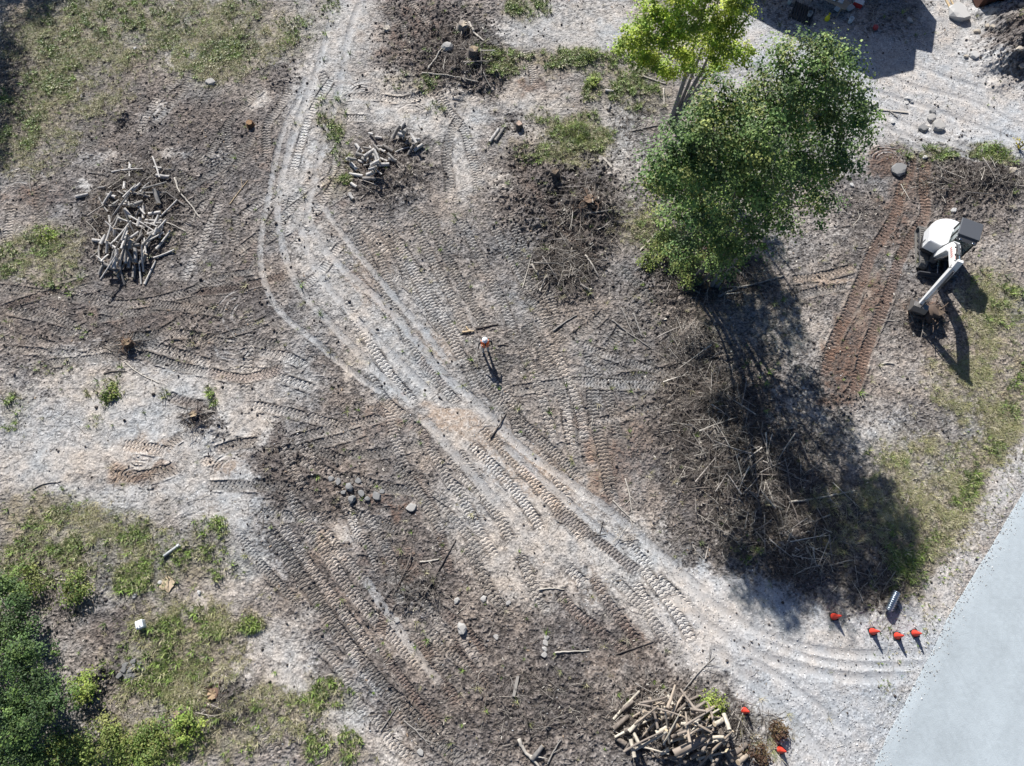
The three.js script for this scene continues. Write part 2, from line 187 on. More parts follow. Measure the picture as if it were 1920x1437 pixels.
for (let j = 0; j < NH; j++) for (let i = 0; i < NH; i++) {
  const x = X0 + (i + 0.5) / NH * (X1 - X0), z = Z0 + (j + 0.5) / NH * (Z1 - Z0);
  MAC[j * NH + i] = (fbm(x * 0.12, z * 0.12, 3) - 0.5) * 0.35 + (vn(x * 0.9, z * 0.9) - 0.5) * 0.05;
}
for (const [px, py, r, h, ro] of MOUNDS) {
  const [cx, cz] = at(px, py), [mx, mz] = mpp(px, py), a = r * mx, b = r * mz, m = Math.max(a, b) * 1.5;
  const i0 = Math.max(0, Math.floor((cx - m - X0) / (X1 - X0) * NH)), i1 = Math.min(NH - 1, Math.ceil((cx + m - X0) / (X1 - X0) * NH)), j0 = Math.max(0, Math.floor((cz - m - Z0) / (Z1 - Z0) * NH)), j1 = Math.min(NH - 1, Math.ceil((cz + m - Z0) / (Z1 - Z0) * NH));
  for (let j = j0; j <= j1; j++) for (let i = i0; i <= i1; i++) {
    const x = X0 + (i + 0.5) / NH * (X1 - X0), z = Z0 + (j + 0.5) / NH * (Z1 - Z0), wob = 0.75 + 0.5 * vn(x * 1.1 + 7, z * 1.1), q = Math.hypot((x - cx) / a, (z - cz) / b) / wob, f = 1 - sstep(0, 1.25, q);
    MAC[j * NH + i] += h * f; ROUGH[j * NH + i] = Math.max(ROUGH[j * NH + i], ro * Math.sqrt(f));
  }
}
// ---------------------------------------------------------------- ruts: caterpillar prints (cleated) and tyre trails (smooth)
const RELIEF = new Float32Array(NT * NT), PRINT = new Float32Array(NT * NT), SMOOTH = new Float32Array(NT * NT), HUE = new Uint8Array(NT * NT), TONE = new Float32Array(NT * NT), TURNED = new Float32Array(NT * NT), SINK = new Float32Array(NH * NH);
const P = (list) => list.map(([x, y]) => at(x, y));
let bandNo = 0;
function band(pts, { w = 0.5, pitch = 0.22, depth = 0.08, berm = 1, sink = 0.06, hue = 0, keep = 0.75, side = 0, smooth = false } = {}) {
  const c = curve2(pts, 0.02), n = c.length, off = ++bandNo * 13.7, half = w / 2, stagger = bandNo % 5 < 2 ? 0.5 : 0, chev = stagger ? 0.16 : 0.3, tone = smooth ? 1 : rr(0.75, 1.35), slim = rr(0.8, 1.15);
  keep = Math.min(1, keep + 0.08);
  let s = 0;
  for (let k = 0; k < n; k++) {
    const a = c[Math.max(0, k - 1)], b = c[Math.min(n - 1, k + 1)], tx = b.x - a.x, tz = b.z - a.z, l = Math.hypot(tx, tz) || 1, nx = -tz / l, nz = tx / l;
    if (k) s += Math.hypot(c[k].x - c[k - 1].x, c[k].z - c[k - 1].z);
    const ends = sstep(0, 0.5, s) * sstep(0, 0.5, (n - 1 - k) * 0.02);
    for (let d = -half - 0.14; d <= half + 0.14; d += 0.02) {
      const x = c[k].x + nx * (d + side), z = c[k].z + nz * (d + side), i = Math.floor((x - X0) / (X1 - X0) * NT), j = Math.floor((z - Z0) / (Z1 - Z0) * NT);
      if (i < 0 || j < 0 || i >= NT || j >= NT) continue;
      const o = j * NT + i, e = Math.abs(d) - half, wear = sstep(0.5 - keep * 0.5, 1 - keep * 0.5, 0.15 + fbm(x * 0.7 + off, z * 0.7, 3)) * ends;
      const inside = 1 - sstep(-0.05, 0.03, e + (vn(x * 5 + off, z * 5) - 0.5) * 0.08);
      if (smooth) {
        const m = inside * wear;
        SMOOTH[o] = Math.max(SMOOTH[o], m); RELIEF[o] = RELIEF[o] * (1 - m * 0.8) + m * -0.02 * (1 - (d / half) ** 2) + (e > -0.02 ? berm * 0.03 * wear * sstep(0.42, 0.75, vn(x * 1.9 + off, z * 1.9)) * Math.max(0, 1 - Math.abs(e - 0.04) / 0.09) : 0);
      } else {
        const lane = d > 0 ? stagger : 0, ph = s / (pitch * slim) + lane + chev * Math.cos(Math.PI * (Math.abs(d) / half - 0.5)) + (vn(x * 4, z * 4 + off) - 0.5) * 0.16, f = ph - Math.floor(ph);
        const groove = (1 - sstep(0.06, 0.17, Math.abs(f - 0.5))) * (1 - (stagger ? 0.6 : 0.2) * (1 - sstep(0.0, 0.035, Math.abs(d))));
        const m = inside * wear;
        if (m > 0.05) { RELIEF[o] = RELIEF[o] * (1 - m) + m * (-depth * groove + depth * 0.45 * f); PRINT[o] = Math.max(PRINT[o] * (1 - m), m); if (m > 0.3) { HUE[o] = hue; TONE[o] = tone; TURNED[o] *= 0.4; } }
        if (e > -0.03) RELIEF[o] += 0.05 * wear * sstep(0.45, 0.75, vn(x * 2.3 + off, z * 2.3)) * Math.max(0, 1 - Math.abs(e - 0.05) / 0.1);
        const loose = wear * sstep(0.3, 0.62, vn(x * 1.3 + off, z * 1.3 + 7)) * Math.max(0, 1 - Math.abs(e - 0.03) / (0.05 + 0.1 * vn(x * 3, z * 3 + off))); if (loose > TURNED[o]) TURNED[o] = loose;
      }
    }
    if (sink && k % 2 === 0) for (let d = -half; d <= half; d += 0.05) {
      const x = c[k].x + nx * (d + side), z = c[k].z + nz * (d + side), i = Math.floor((x - X0) / (X1 - X0) * NH), j = Math.floor((z - Z0) / (Z1 - Z0) * NH);
      if (i >= 0 && j >= 0 && i < NH && j < NH) { const o = j * NH + i; SINK[o] = Math.max(SINK[o], sink * ends * (1 - 0.5 * Math.abs(d / half))); }
    }
  }
}
const pair = (pts, gauge, o) => { band(P(pts), { ...o, side: -gauge / 2 }); band(P(pts), { ...o, side: gauge / 2 }); };
// sweeping turns: arcs of cleats scuffed round a point
function scuff(px, py, r0, r1, a0, a1, o = {}) {
  const [cx, cz] = at(px, py), m = mpp(px, py)[0];
  for (let r = r0; r <= r1; r += (o.step ?? 7) * rr(1, 1.9)) { const pts = []; for (let t = 0; t <= 8; t++) { const a = R(lerp(a0, a1, t / 8) + gauss() * 4), q = r * (1 + gauss() * 0.05) * m; pts.push([cx + Math.cos(a) * q, cz + Math.sin(a) * q]); } band(pts, { w: 0.1, pitch: 9, depth: 0.02, keep: 0.22, smooth: true, sink: 0, berm: 1.6 }); }
}
const H0 = { keep: 0.8 }, RED = { hue: 3, keep: 0.97, depth: 0.095 };
for (const [pts, o] of [
  [[[723, 10], [745, 40], [763, 66], [775, 90]], H0], [[[765, 0], [790, 30], [808, 55]], H0], [[[890, 30], [912, 60], [930, 85], [943, 120], [952, 165]], { keep: 0.95 }], [[[985, 92], [997, 125], [1003, 168]], { keep: 0.95 }],
  [[[815, 170], [838, 205], [868, 240], [884, 290], [895, 330], [896, 368]], { keep: 0.95 }], [[[862, 215], [846, 250], [836, 295], [842, 330], [843, 362]], { keep: 0.9 }], [[[640, 183], [700, 182], [760, 188], [815, 172]], { keep: 0.7 }], [[[640, 222], [690, 222]], { keep: 0.9 }],
  [[[447, 15], [422, 68], [392, 103], [365, 135], [330, 190], [280, 240]], { keep: 0.85 }], [[[510, 3], [467, 60], [430, 122], [402, 160], [380, 200]], { keep: 0.85 }], [[[350, 280], [390, 305], [430, 330]], H0], [[[337, 326], [370, 347], [402, 366]], { keep: 0.95 }], [[[545, 165], [522, 205], [503, 230], [500, 300]], H0], [[[412, 400], [408, 440], [405, 478]], H0], [[[442, 395], [440, 440], [436, 478]], H0],
  [[[425, 235], [428, 265], [440, 290]], { keep: 0.7 }], [[[600, 130], [612, 160], [620, 175]], H0], [[[535, 370], [540, 400]], H0], [[[20, 385], [15, 430], [10, 470]], H0], [[[75, 350], [70, 390], [80, 420]], { keep: 0.7 }], [[[350, 410], [352, 450], [345, 475]], { keep: 0.7 }],
  [[[0, 580], [67, 593], [127, 607], [175, 635]], { keep: 0.9 }], [[[43, 538], [110, 553], [200, 563], [260, 570]], { keep: 0.8 }], [[[90, 615], [130, 625], [170, 610]], H0], [[[0, 545], [60, 552]], H0], [[[200, 575], [300, 565], [370, 552], [430, 520], [480, 505]], { keep: 0.7 }], [[[180, 600], [290, 580], [400, 555], [470, 535]], { keep: 0.6 }], [[[230, 640], [300, 625], [360, 590]], { keep: 0.6 }], [[[130, 685], [180, 660], [220, 640]], { keep: 0.8 }],
  [[[255, 660], [333, 687], [400, 700], [440, 712]], { keep: 0.9 }], [[[270, 645], [340, 667], [400, 684]], { keep: 0.85 }], [[[440, 695], [500, 702], [545, 715], [590, 730]], { keep: 0.9 }], [[[467, 577], [468, 630], [465, 690], [460, 740]], { keep: 0.95, depth: 0.095 }], [[[467, 760], [553, 777], [633, 797], [690, 810]], { keep: 0.9 }], [[[310, 740], [350, 755], [390, 763]], { keep: 0.8, hue: 1 }], [[[480, 660], [540, 670], [580, 690]], { keep: 0.7 }], [[[470, 640], [530, 650]], { keep: 0.6 }],
  [[[533, 830], [600, 812], [690, 790], [770, 765]], { keep: 0.75 }], [[[520, 850], [600, 833], [690, 805]], { keep: 0.7 }], [[[400, 850], [440, 835], [490, 828]], { hue: 2, keep: 0.9 }], [[[305, 850], [330, 825], [350, 815]], { hue: 2, keep: 0.9 }], [[[225, 835], [270, 840], [320, 850]], { hue: 2, keep: 0.9, w: 0.6 }], [[[208, 895], [250, 897], [300, 890], [340, 873]], { hue: 2, keep: 0.95, w: 0.7 }], [[[240, 885], [270, 905], [280, 915]], { hue: 1, keep: 0.9 }], [[[385, 912], [480, 912], [540, 915], [590, 932]], { keep: 0.8 }], [[[560, 840], [610, 850], [650, 868]], H0], [[[555, 862], [600, 880], [650, 905]], H0], [[[370, 870], [410, 860]], { hue: 2, keep: 0.9 }],
  [[[477, 967], [540, 970], [635, 973]], { keep: 0.95, w: 0.6, depth: 0.095 }], [[[505, 990], [545, 1055], [590, 1120], [640, 1195], [720, 1290], [800, 1370], [870, 1437]], { keep: 0.9, w: 0.6 }], [[[525, 980], [565, 1040], [610, 1105], [665, 1180], [700, 1230]], { keep: 0.8, w: 0.5 }], [[[565, 985], [615, 1045], [650, 1100], [700, 1160], [760, 1220], [800, 1262]], { keep: 0.85, w: 0.55 }], [[[605, 990], [640, 1040], [690, 1100]], { keep: 0.8 }], [[[640, 1190], [690, 1270], [760, 1340]], { keep: 0.75, w: 0.5 }],
  [[[790, 1060], [750, 1105], [722, 1145], [712, 1200]], { keep: 0.9, hue: 1 }], [[[660, 1050], [720, 1055], [790, 1062]], { keep: 0.7, hue: 1 }], [[[870, 1018], [895, 1060], [918, 1107], [957, 1163]], { keep: 0.9 }], [[[973, 1035], [1000, 1100], [1027, 1157]], { keep: 0.9 }], [[[1110, 1080], [1130, 1115], [1155, 1152], [1200, 1215]], { keep: 0.95, hue: 1, depth: 0.095 }], [[[1170, 1010], [1195, 1040], [1225, 1070]], { keep: 0.9 }], [[[1188, 1088], [1205, 1120], [1222, 1152]], { keep: 0.9 }], [[[1225, 1075], [1260, 1110], [1300, 1150]], { keep: 0.6 }], [[[1200, 1060], [1240, 1110], [1280, 1170], [1300, 1210]], { keep: 0.5 }],
  [[[900, 800], [950, 850], [1000, 900], [1060, 955], [1110, 1000]], { keep: 0.75, hue: 2 }], [[[970, 870], [1015, 920], [1060, 970], [1100, 1020]], { keep: 0.8, hue: 2 }], [[[930, 740], [985, 800], [1040, 850], [1090, 900]], { keep: 0.7 }], [[[880, 830], [930, 880], [980, 940], [1020, 1000]], { keep: 0.65 }], [[[840, 850], [880, 900], [930, 960], [960, 1020]], { keep: 0.6 }], [[[800, 830], [830, 880], [870, 940], [900, 1000], [930, 1050]], { keep: 0.6 }], [[[760, 880], [800, 930], [830, 980]], { keep: 0.5 }], [[[700, 760], [740, 785], [790, 810], [800, 850]], { keep: 0.7, hue: 1 }],
  [[[640, 890], [720, 915], [790, 925], [850, 960]], { keep: 0.6 }], [[[640, 855], [720, 850], [800, 830]], { keep: 0.6 }], [[[650, 960], [720, 985], [780, 1010]], { keep: 0.7 }], [[[1040, 1110], [1080, 1150], [1130, 1190], [1180, 1230]], { keep: 0.5, hue: 1 }], [[[1060, 1060], [1100, 1100]], { keep: 0.7 }], [[[800, 1180], [830, 1210], [880, 1250], [900, 1270]], { keep: 0.85 }], [[[790, 1210], [830, 1245]], { keep: 0.8 }],
  [[[1102, 645], [1107, 690], [1110, 735], [1114, 780], [1130, 847], [1145, 915], [1155, 945]], { keep: 0.98, depth: 0.095, w: 0.55 }], [[[1028, 640], [1044, 695], [1058, 745], [1065, 800], [1075, 850]], { keep: 0.9 }], [[[985, 600], [1010, 650], [1040, 710], [1060, 770]], { keep: 0.8 }], [[[1080, 730], [1090, 790], [1100, 840], [1110, 880]], { keep: 0.7, hue: 1 }], [[[1090, 692], [1180, 688], [1270, 672]], { keep: 0.9, w: 0.42 }], [[[1080, 722], [1190, 706], [1290, 688]], { keep: 0.9, w: 0.42 }], [[[1120, 792], [1200, 772], [1290, 738]], { keep: 0.8, w: 0.45 }], [[[950, 735], [1020, 724], [1090, 715]], { keep: 0.7 }], [[[1065, 640], [1110, 610], [1140, 580]], { keep: 0.6 }], [[[1160, 500], [1200, 540], [1240, 590]], { keep: 0.6 }], [[[1090, 690], [1150, 640], [1170, 600]], { keep: 0.4 }],
  [[[1480, 527], [1547, 517], [1612, 500]], { keep: 0.85, hue: 2 }], [[[1490, 560], [1540, 545], [1590, 540]], { keep: 0.6 }],
]) band(P(pts), o);
for (let k = 0; k < 7; k++) { const x = 655 + k * 50 + (k % 3) * 9; band(P([[x, 395 + (k % 3) * 12], [x + 28, 470], [x + 75, 560], [x + 120 - k * 4, 640 - (k % 2) * 20]]), { keep: 0.8 + 0.1 * (k % 2), w: 0.5 }); }
for (let k = 0; k < 3; k++) { const x = 640 + k * 80; band(P([[x, 560 + k * 10], [x + 40, 620 + k * 6], [x + 90, 700], [x + 140, 760]]), { keep: 0.65 }); }
for (let k = 0; k < 4; k++) { const x = 915 + k * 62; band(P([[x, 640 + k * 8], [x + 22, 700], [x + 48, 770], [x + 60, 830]]), { keep: 0.6 }); }
for (let k = 0; k < 68; k++) { // faint single passes round the edges of the worked ground
  const q = k % 4, x = q === 0 ? rr(20, 480) : q === 1 ? rr(480, 900) : q === 2 ? rr(640, 1250) : rr(300, 620), y = q === 0 ? rr(530, 720) : q === 1 ? rr(960, 1400) : q === 2 ? rr(380, 1150) : rr(180, 500), a = R(q === 0 ? rr(-20, 22) : q === 1 ? rr(38, 62) : q === 2 ? rr(35, 75) : rr(-70, -30)), l = rr(80, 220);
  band(P([[x - Math.cos(a) * l / 2, y - Math.sin(a) * l / 2], [x + gauss() * 14, y + gauss() * 14], [x + Math.cos(a) * l / 2, y + Math.sin(a) * l / 2]]), { keep: rr(0.4, 0.85), w: rr(0.36, 0.55), pitch: rr(0.17, 0.27), depth: rr(0.05, 0.09), sink: 0.03, hue: rnd() < 0.25 ? 1 : 0 });
}
for (let k = 0; k < 14; k++) { // older, half worn passes all over the middle of the lot
  const x = rr(560, 1230), y = rr(430, 1180), a = R(rnd() < 0.7 ? rr(40, 70) : rr(-30, 25)), l = rr(90, 200); band(P([[x - Math.cos(a) * l / 2, y - Math.sin(a) * l / 2], [x + gauss() * 12, y + gauss() * 12], [x + Math.cos(a) * l / 2, y + Math.sin(a) * l / 2]]), { keep: rr(0.35, 0.65), w: rr(0.4, 0.6), sink: 0.015, hue: 0 });
}
// the machine's fresh prints in red soil
band(P([[1708, 285], [1707, 317], [1692, 353], [1680, 400], [1663, 433], [1637, 473], [1613, 533], [1590, 590], [1567, 635], [1553, 680], [1545, 715]]), { ...RED, w: 0.62, pitch: 0.25, depth: 0.1 });
band(P([[1737, 298], [1731, 350], [1736, 400], [1712, 443], [1690, 480], [1672, 535], [1652, 590], [1633, 637], [1622, 667], [1608, 715], [1594, 745]]), { ...RED, w: 0.62, pitch: 0.25, depth: 0.1 });
band(P([[1790, 330], [1780, 380], [1770, 420]]), { hue: 1, keep: 0.8 });
scuff(1667, 306, 10, 40, -170, 20, { step: 5 }); scuff(462, 590, 26, 66, 100, 250, { step: 9 }); scuff(440, 640, 14, 40, 20, 170, { step: 7 }); scuff(268, 850, 14, 50, 60, 200, { step: 8 }); scuff(250, 905, 16, 50, 200, 300, { step: 8 }); scuff(680, 180, 14, 34, 200, 330, { step: 6 }); scuff(435, 885, 12, 36, 150, 300, { step: 7 }); scuff(500, 590, 20, 50, 240, 360, { step: 8 }); scuff(770, 220, 10, 40, 200, 340, { step: 8 }); scuff(30, 360, 10, 60, 220, 330, { step: 9 }); scuff(1200, 470, 20, 60, 20, 110, { step: 9 }); scuff(35, 540, 10, 36, 200, 340, { step: 7 });
// tyre trails of the haul road, the driveway and the yard
for (const [w, keep, pts] of [
  [0.34, 0.95, [[575, 140], [560, 185], [530, 245], [515, 300], [505, 360], [492, 420], [487, 480], [500, 540], [530, 590], [590, 640], [650, 690], [720, 740]]], [0.4, 1, [[628, 0], [600, 110], [585, 160], [556, 230], [528, 330], [520, 400], [532, 470], [562, 540], [622, 610], [700, 690], [780, 765]]],
  [0.45, 1, [[675, 0], [655, 60], [640, 150], [612, 250], [592, 330], [578, 400], [602, 460], [652, 512], [722, 572], [782, 642], [832, 702], [900, 762], [980, 842], [1080, 912], [1160, 972], [1250, 1050], [1330, 1120]]], [0.35, 0.95, [[600, 380], [642, 440], [702, 512], [762, 584], [802, 630], [840, 680]]],
  [0.4, 0.9, [[560, 420], [590, 500], [650, 580], [730, 660], [820, 750]]], [0.5, 0.9, [[790, 780], [850, 850], [920, 930], [1000, 1010]]], [0.4, 0.85, [[940, 830], [1030, 910], [1120, 990], [1200, 1050]]], [0.4, 0.8, [[680, 1080], [760, 1200], [830, 1290]]],
  [0.5, 0.8, [[1250, 1070], [1330, 1130], [1430, 1190], [1560, 1225], [1760, 1225]]], [0.5, 0.8, [[1250, 1110], [1350, 1190], [1450, 1240], [1580, 1270], [1720, 1270]]], [0.5, 0.75, [[1330, 1210], [1420, 1290], [1510, 1380], [1560, 1437]]], [0.4, 0.7, [[1400, 1230], [1500, 1300], [1600, 1380]]], [0.4, 0.8, [[1420, 1200], [1540, 1240], [1700, 1250], [1760, 1245]]],
  [0.5, 0.8, [[1400, 130], [1500, 160], [1620, 200], [1760, 260], [1920, 330]]], [0.45, 0.8, [[1600, 160], [1700, 190], [1800, 225], [1920, 270]]], [0.45, 0.8, [[1640, 130], [1720, 165], [1820, 190], [1920, 240]]], [0.4, 0.7, [[1660, 100], [1760, 140], [1850, 170]]], [0.45, 0.8, [[1650, 235], [1760, 280], [1850, 310]]],
]) band(P(pts), { w, keep: keep * 0.85, smooth: true, sink: 0.04, berm: pts[0][0] > 1200 ? 0.05 : 0.25 });

for (let j = 0; j < NH; j++) for (let i = 0; i < NH; i++) {          // clods, lumps and torn soil
  const r = ROUGH[j * NH + i], x = X0 + (i + 0.5) / NH * (X1 - X0), z = Z0 + (j + 0.5) / NH * (Z1 - Z0), br = field(W.brush, x, z) * 0.05, dk = field(W.dark, x, z) * 0.02;
  const a = (r + br + dk) * (1 - 0.85 * clamp(SINK[j * NH + i] / 0.03));
  if (a > 0.004) { const n1 = Math.abs(vn(x * 2.1 + 40, z * 2.1) * 2 - 1), n2 = Math.abs(vn(x * 4.6, z * 4.6 + 80) * 2 - 1), n3 = vn(x * 9, z * 9 + 11); MAC[j * NH + i] += a * ((0.5 - n1) * 0.7 + (0.5 - n2) * 0.75 + (n3 - 0.5) * 0.7); }
}

for (let i = 0; i < NH * NH; i++) MAC[i] -= SINK[i];
// ---------------------------------------------------------------- soil colours and fine relief, computed texel by texel
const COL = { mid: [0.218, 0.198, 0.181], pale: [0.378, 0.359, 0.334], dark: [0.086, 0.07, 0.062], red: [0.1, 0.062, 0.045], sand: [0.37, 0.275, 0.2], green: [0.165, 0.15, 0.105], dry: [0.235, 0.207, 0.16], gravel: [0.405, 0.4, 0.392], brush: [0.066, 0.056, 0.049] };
const LUMP = { mid: 0.8, pale: 0.3, dark: 0.95, red: 0.9, sand: 0.3, green: 0.8, dry: 0.7, gravel: 0.22, brush: 1.1 };
const GRAIN = { mid: 1, pale: 0.6, dark: 1.25, red: 1.1, sand: 0.6, green: 1, dry: 1, gravel: 0.42, brush: 1.3 };
const RANGE = 0.2;
const texC = new Uint8Array(NT * NT * 4), texB = new Float32Array(NT * NT);
const KEYS = ['mid', ...CLASSES], ww = new Float32Array(KEYS.length);
const enc = new Uint8Array(4096); for (let i = 0; i < 4096; i++) { const l = i / 4095; enc[i] = Math.round(255 * (l <= 0.0031308 ? l * 12.92 : 1.055 * Math.pow(l, 1 / 2.4) - 0.055)); }
for (let j = 0; j < NT; j++) {
  const z = Z0 + (j + 0.5) / NT * (Z1 - Z0);
  for (let i = 0; i < NT; i++) {
    const x = X0 + (i + 0.5) / NT * (X1 - X0), o = j * NT + i;
    const n1 = vn(x * 1.7, z * 1.7 + 50), n2 = vn(x * 4.1 + 9, z * 4.1), n3 = vn(x * 10.3, z * 10.3 + 33), n4 = vn(x * 23 + 5, z * 23), n5 = vn(x * 0.45 + 90, z * 0.45);
    const wx = x + (n1 - 0.5) * 1.1 + (n2 - 0.5) * 0.5, wz = z + (vn(x * 1.7 + 70, z * 1.7) - 0.5) * 1.1 + (n3 - 0.5) * 0.3;
    const tuft = (n2 * 0.35 + n3 * 0.4 + n4 * 0.25 - 0.5), broad = n5 * 0.5 + n1 * 0.5 - 0.5;
    ww[0] = 0.42 + broad * 0.25;
    let tot = 0, r = 0, g = 0, b = 0, gr = 0, lu = 0;
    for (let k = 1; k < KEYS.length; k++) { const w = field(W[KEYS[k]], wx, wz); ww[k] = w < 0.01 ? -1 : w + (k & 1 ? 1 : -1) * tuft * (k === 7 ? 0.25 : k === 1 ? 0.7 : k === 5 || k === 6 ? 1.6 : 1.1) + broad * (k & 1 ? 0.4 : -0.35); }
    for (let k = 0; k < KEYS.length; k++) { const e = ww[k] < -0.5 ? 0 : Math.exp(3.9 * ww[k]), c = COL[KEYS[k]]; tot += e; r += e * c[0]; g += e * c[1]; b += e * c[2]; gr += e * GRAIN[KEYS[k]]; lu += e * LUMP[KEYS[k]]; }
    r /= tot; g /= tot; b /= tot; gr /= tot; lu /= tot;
    const pr = PRINT[o], sm = SMOOTH[o];
    if (pr > 0.02) { const h = HUE[o], c = h === 1 || h === 3 ? [0.125, 0.082, 0.062] : h === 2 ? [0.34, 0.26, 0.19] : [0.29, 0.27, 0.243], t = pr * (h === 3 ? 0.75 : h ? 0.4 : 0.3), q = 1 + (TONE[o] - 1) * pr; r = lerp(r, c[0], t) * q; g = lerp(g, c[1], t) * q; b = lerp(b, c[2], t) * q; }
    const tu = TURNED[o] * 0.75; if (tu > 0.02) { r = lerp(r, 0.1, tu); g = lerp(g, 0.084, tu); b = lerp(b, 0.072, tu); }
    if (sm > 0.02) { const t = sm * 0.6, k = 0.36; r = lerp(r, Math.max(r, k), t); g = lerp(g, Math.max(g, k * 0.97), t); b = lerp(b, Math.max(b, k * 0.93), t); gr *= 1 - 0.5 * sm; }
    // grains, straw, crumbs: mottling of the matter itself
    const speck = TILE[(i * 7 + j * 131) & 65535], sp2 = TILE[(i * 57 + (j >> 1) * 911) & 65535];
    let m = 1 + gr * (1 - 0.35 * pr) * ((n4 - 0.5) * 0.75 + (n3 - 0.5) * 0.6 + (n2 - 0.5) * 0.4 + (speck - 0.5) * 0.6);
    if (sp2 > 0.975) m *= 1.7; else if (sp2 < 0.035) m *= 0.5;
    m = Math.max(0.25, m);
    const tint = (n1 - 0.5) * 0.08 + (n5 - 0.5) * 0.12 + (n2 - 0.5) * 0.05;
    texC[o * 4] = enc[clamp(r * m * (1 + tint), 0, 1) * 4095 | 0]; texC[o * 4 + 1] = enc[clamp(g * m, 0, 1) * 4095 | 0]; texC[o * 4 + 2] = enc[clamp(b * m * (1 - tint), 0, 1) * 4095 | 0]; texC[o * 4 + 3] = 255;
    const clod = lu * (1 - 0.75 * sm) * (1 - 0.7 * pr) * ((n3 - 0.5) * 0.075 + (n4 - 0.5) * 0.055 + (n2 - 0.5) * 0.09);
    texB[o] = clamp(0.5 + (RELIEF[o] + clod) / RANGE, 0, 1);
  }
}
const soilMap = new THREE.DataTexture(texC, NT, NT), soilBump = new THREE.DataTexture(texB, NT, NT, THREE.RedFormat, THREE.FloatType);
for (const t of [soilMap, soilBump]) { t.magFilter = THREE.LinearFilter; t.minFilter = THREE.LinearMipmapLinearFilter; t.wrapS = t.wrapT = THREE.MirroredRepeatWrapping; t.needsUpdate = true; }
soilMap.colorSpace = THREE.SRGBColorSpace;
const soil = new THREE.MeshStandardMaterial({ map: soilMap, bumpMap: soilBump, bumpScale: RANGE, roughness: 0.96 });

function groundY(x, z) {
  const fx = clamp((x - X0) / (X1 - X0) * NH - 0.5, 0, NH - 1.001), fz = clamp((z - Z0) / (Z1 - Z0) * NH - 0.5, 0, NH - 1.001), i = fx | 0, j = fz | 0, a = fx - i, b = fz - j, o = j * NH + i;
  return (MAC[o] * (1 - a) + MAC[o + 1] * a) * (1 - b) + (MAC[o + NH] * (1 - a) + MAC[o + NH + 1] * a) * b;
}
// the paved road: the land is graded down to a level bed beside and under it
const EDGE = P([[1965, 835], [1920, 925], [1858, 1030], [1800, 1125], [1757, 1205], [1722, 1275], [1690, 1335], [1640, 1437], [1600, 1520]]);
function fromRoad(x, z) {                                               // metres inland of the pavement's edge (negative on the road)
  let best = 1e9, sgn = 1;
  for (let k = 0; k < EDGE.length - 1; k++) {
    const [ax, az] = EDGE[k], [bx, bz] = EDGE[k + 1], dx = bx - ax, dz = bz - az, t = clamp(((x - ax) * dx + (z - az) * dz) / (dx * dx + dz * dz)), qx = x - ax - dx * t, qz = z - az - dz * t, d = qx * qx + qz * qz;
    if (d < best) { best = d; sgn = Math.sign(dx * (z - az) - dz * (x - ax)) || 1; }
  }
  return Math.sqrt(best) * sgn;
}
const inlandSign = Math.sign(fromRoad(0, -10));
for (let j = 0; j < NH; j++) for (let i = 0; i < NH; i++) {
  const x = X0 + (i + 0.5) / NH * (X1 - X0), z = Z0 + (j + 0.5) / NH * (Z1 - Z0);
  if (x < 14 || z < -16) continue;
  const d = fromRoad(x, z) * inlandSign, k = sstep(0.1, 2.2, d);
  MAC[j * NH + i] = lerp(-0.03, MAC[j * NH + i], k);
}
{
  const line = (lo, hi, a, b, st) => { const o = []; for (let v = lo; v < a - 1e-6; v += 12) o.push(v); for (let v = a; v <= b + 1e-6; v += st) o.push(v); for (let v = b + 12; v <= hi; v += 12) o.push(v); return o; };
  const xs = line(-182, 182, X0, X1, 0.08), zs = line(-189, 152, Z0, Z1, 0.08), nx = xs.length, nz = zs.length;
  const pos = new Float32Array(nx * nz * 3), nor = new Float32Array(nx * nz * 3), uv = new Float32Array(nx * nz * 2), idx = new Uint32Array((nx - 1) * (nz - 1) * 6);
  for (let j = 0, o = 0; j < nz; j++) for (let i = 0; i < nx; i++, o++) {
    const x = xs[i], z = zs[j];
    pos[o * 3] = x; pos[o * 3 + 1] = groundY(x, z); pos[o * 3 + 2] = z;
    const e = 0.06, ax = groundY(x - e, z) - groundY(x + e, z), az = groundY(x, z - e) - groundY(x, z + e), l = Math.hypot(ax, 2 * e, az);
    nor[o * 3] = ax / l; nor[o * 3 + 1] = 2 * e / l; nor[o * 3 + 2] = az / l;
    uv[o * 2] = (x - X0) / (X1 - X0); uv[o * 2 + 1] = (z - Z0) / (Z1 - Z0);
  }
  let q = 0;
  for (let j = 0; j < nz - 1; j++) for (let i = 0; i < nx - 1; i++) { const a = j * nx + i, b = a + 1, c = a + nx, d = c + 1; idx[q++] = a; idx[q++] = c; idx[q++] = b; idx[q++] = b; idx[q++] = c; idx[q++] = d; }
  const g = new THREE.BufferGeometry();
  g.setAttribute('position', new THREE.BufferAttribute(pos, 3)); g.setAttribute('normal', new THREE.BufferAttribute(nor, 3)); g.setAttribute('uv', new THREE.BufferAttribute(uv, 2)); g.setIndex(new THREE.BufferAttribute(idx, 1));
  const m = mesh('ground', g, soil); m.userData = { kind: 'structure', label: 'churned bare soil and dusty gravel of a cleared building lot', category: 'ground' };
}
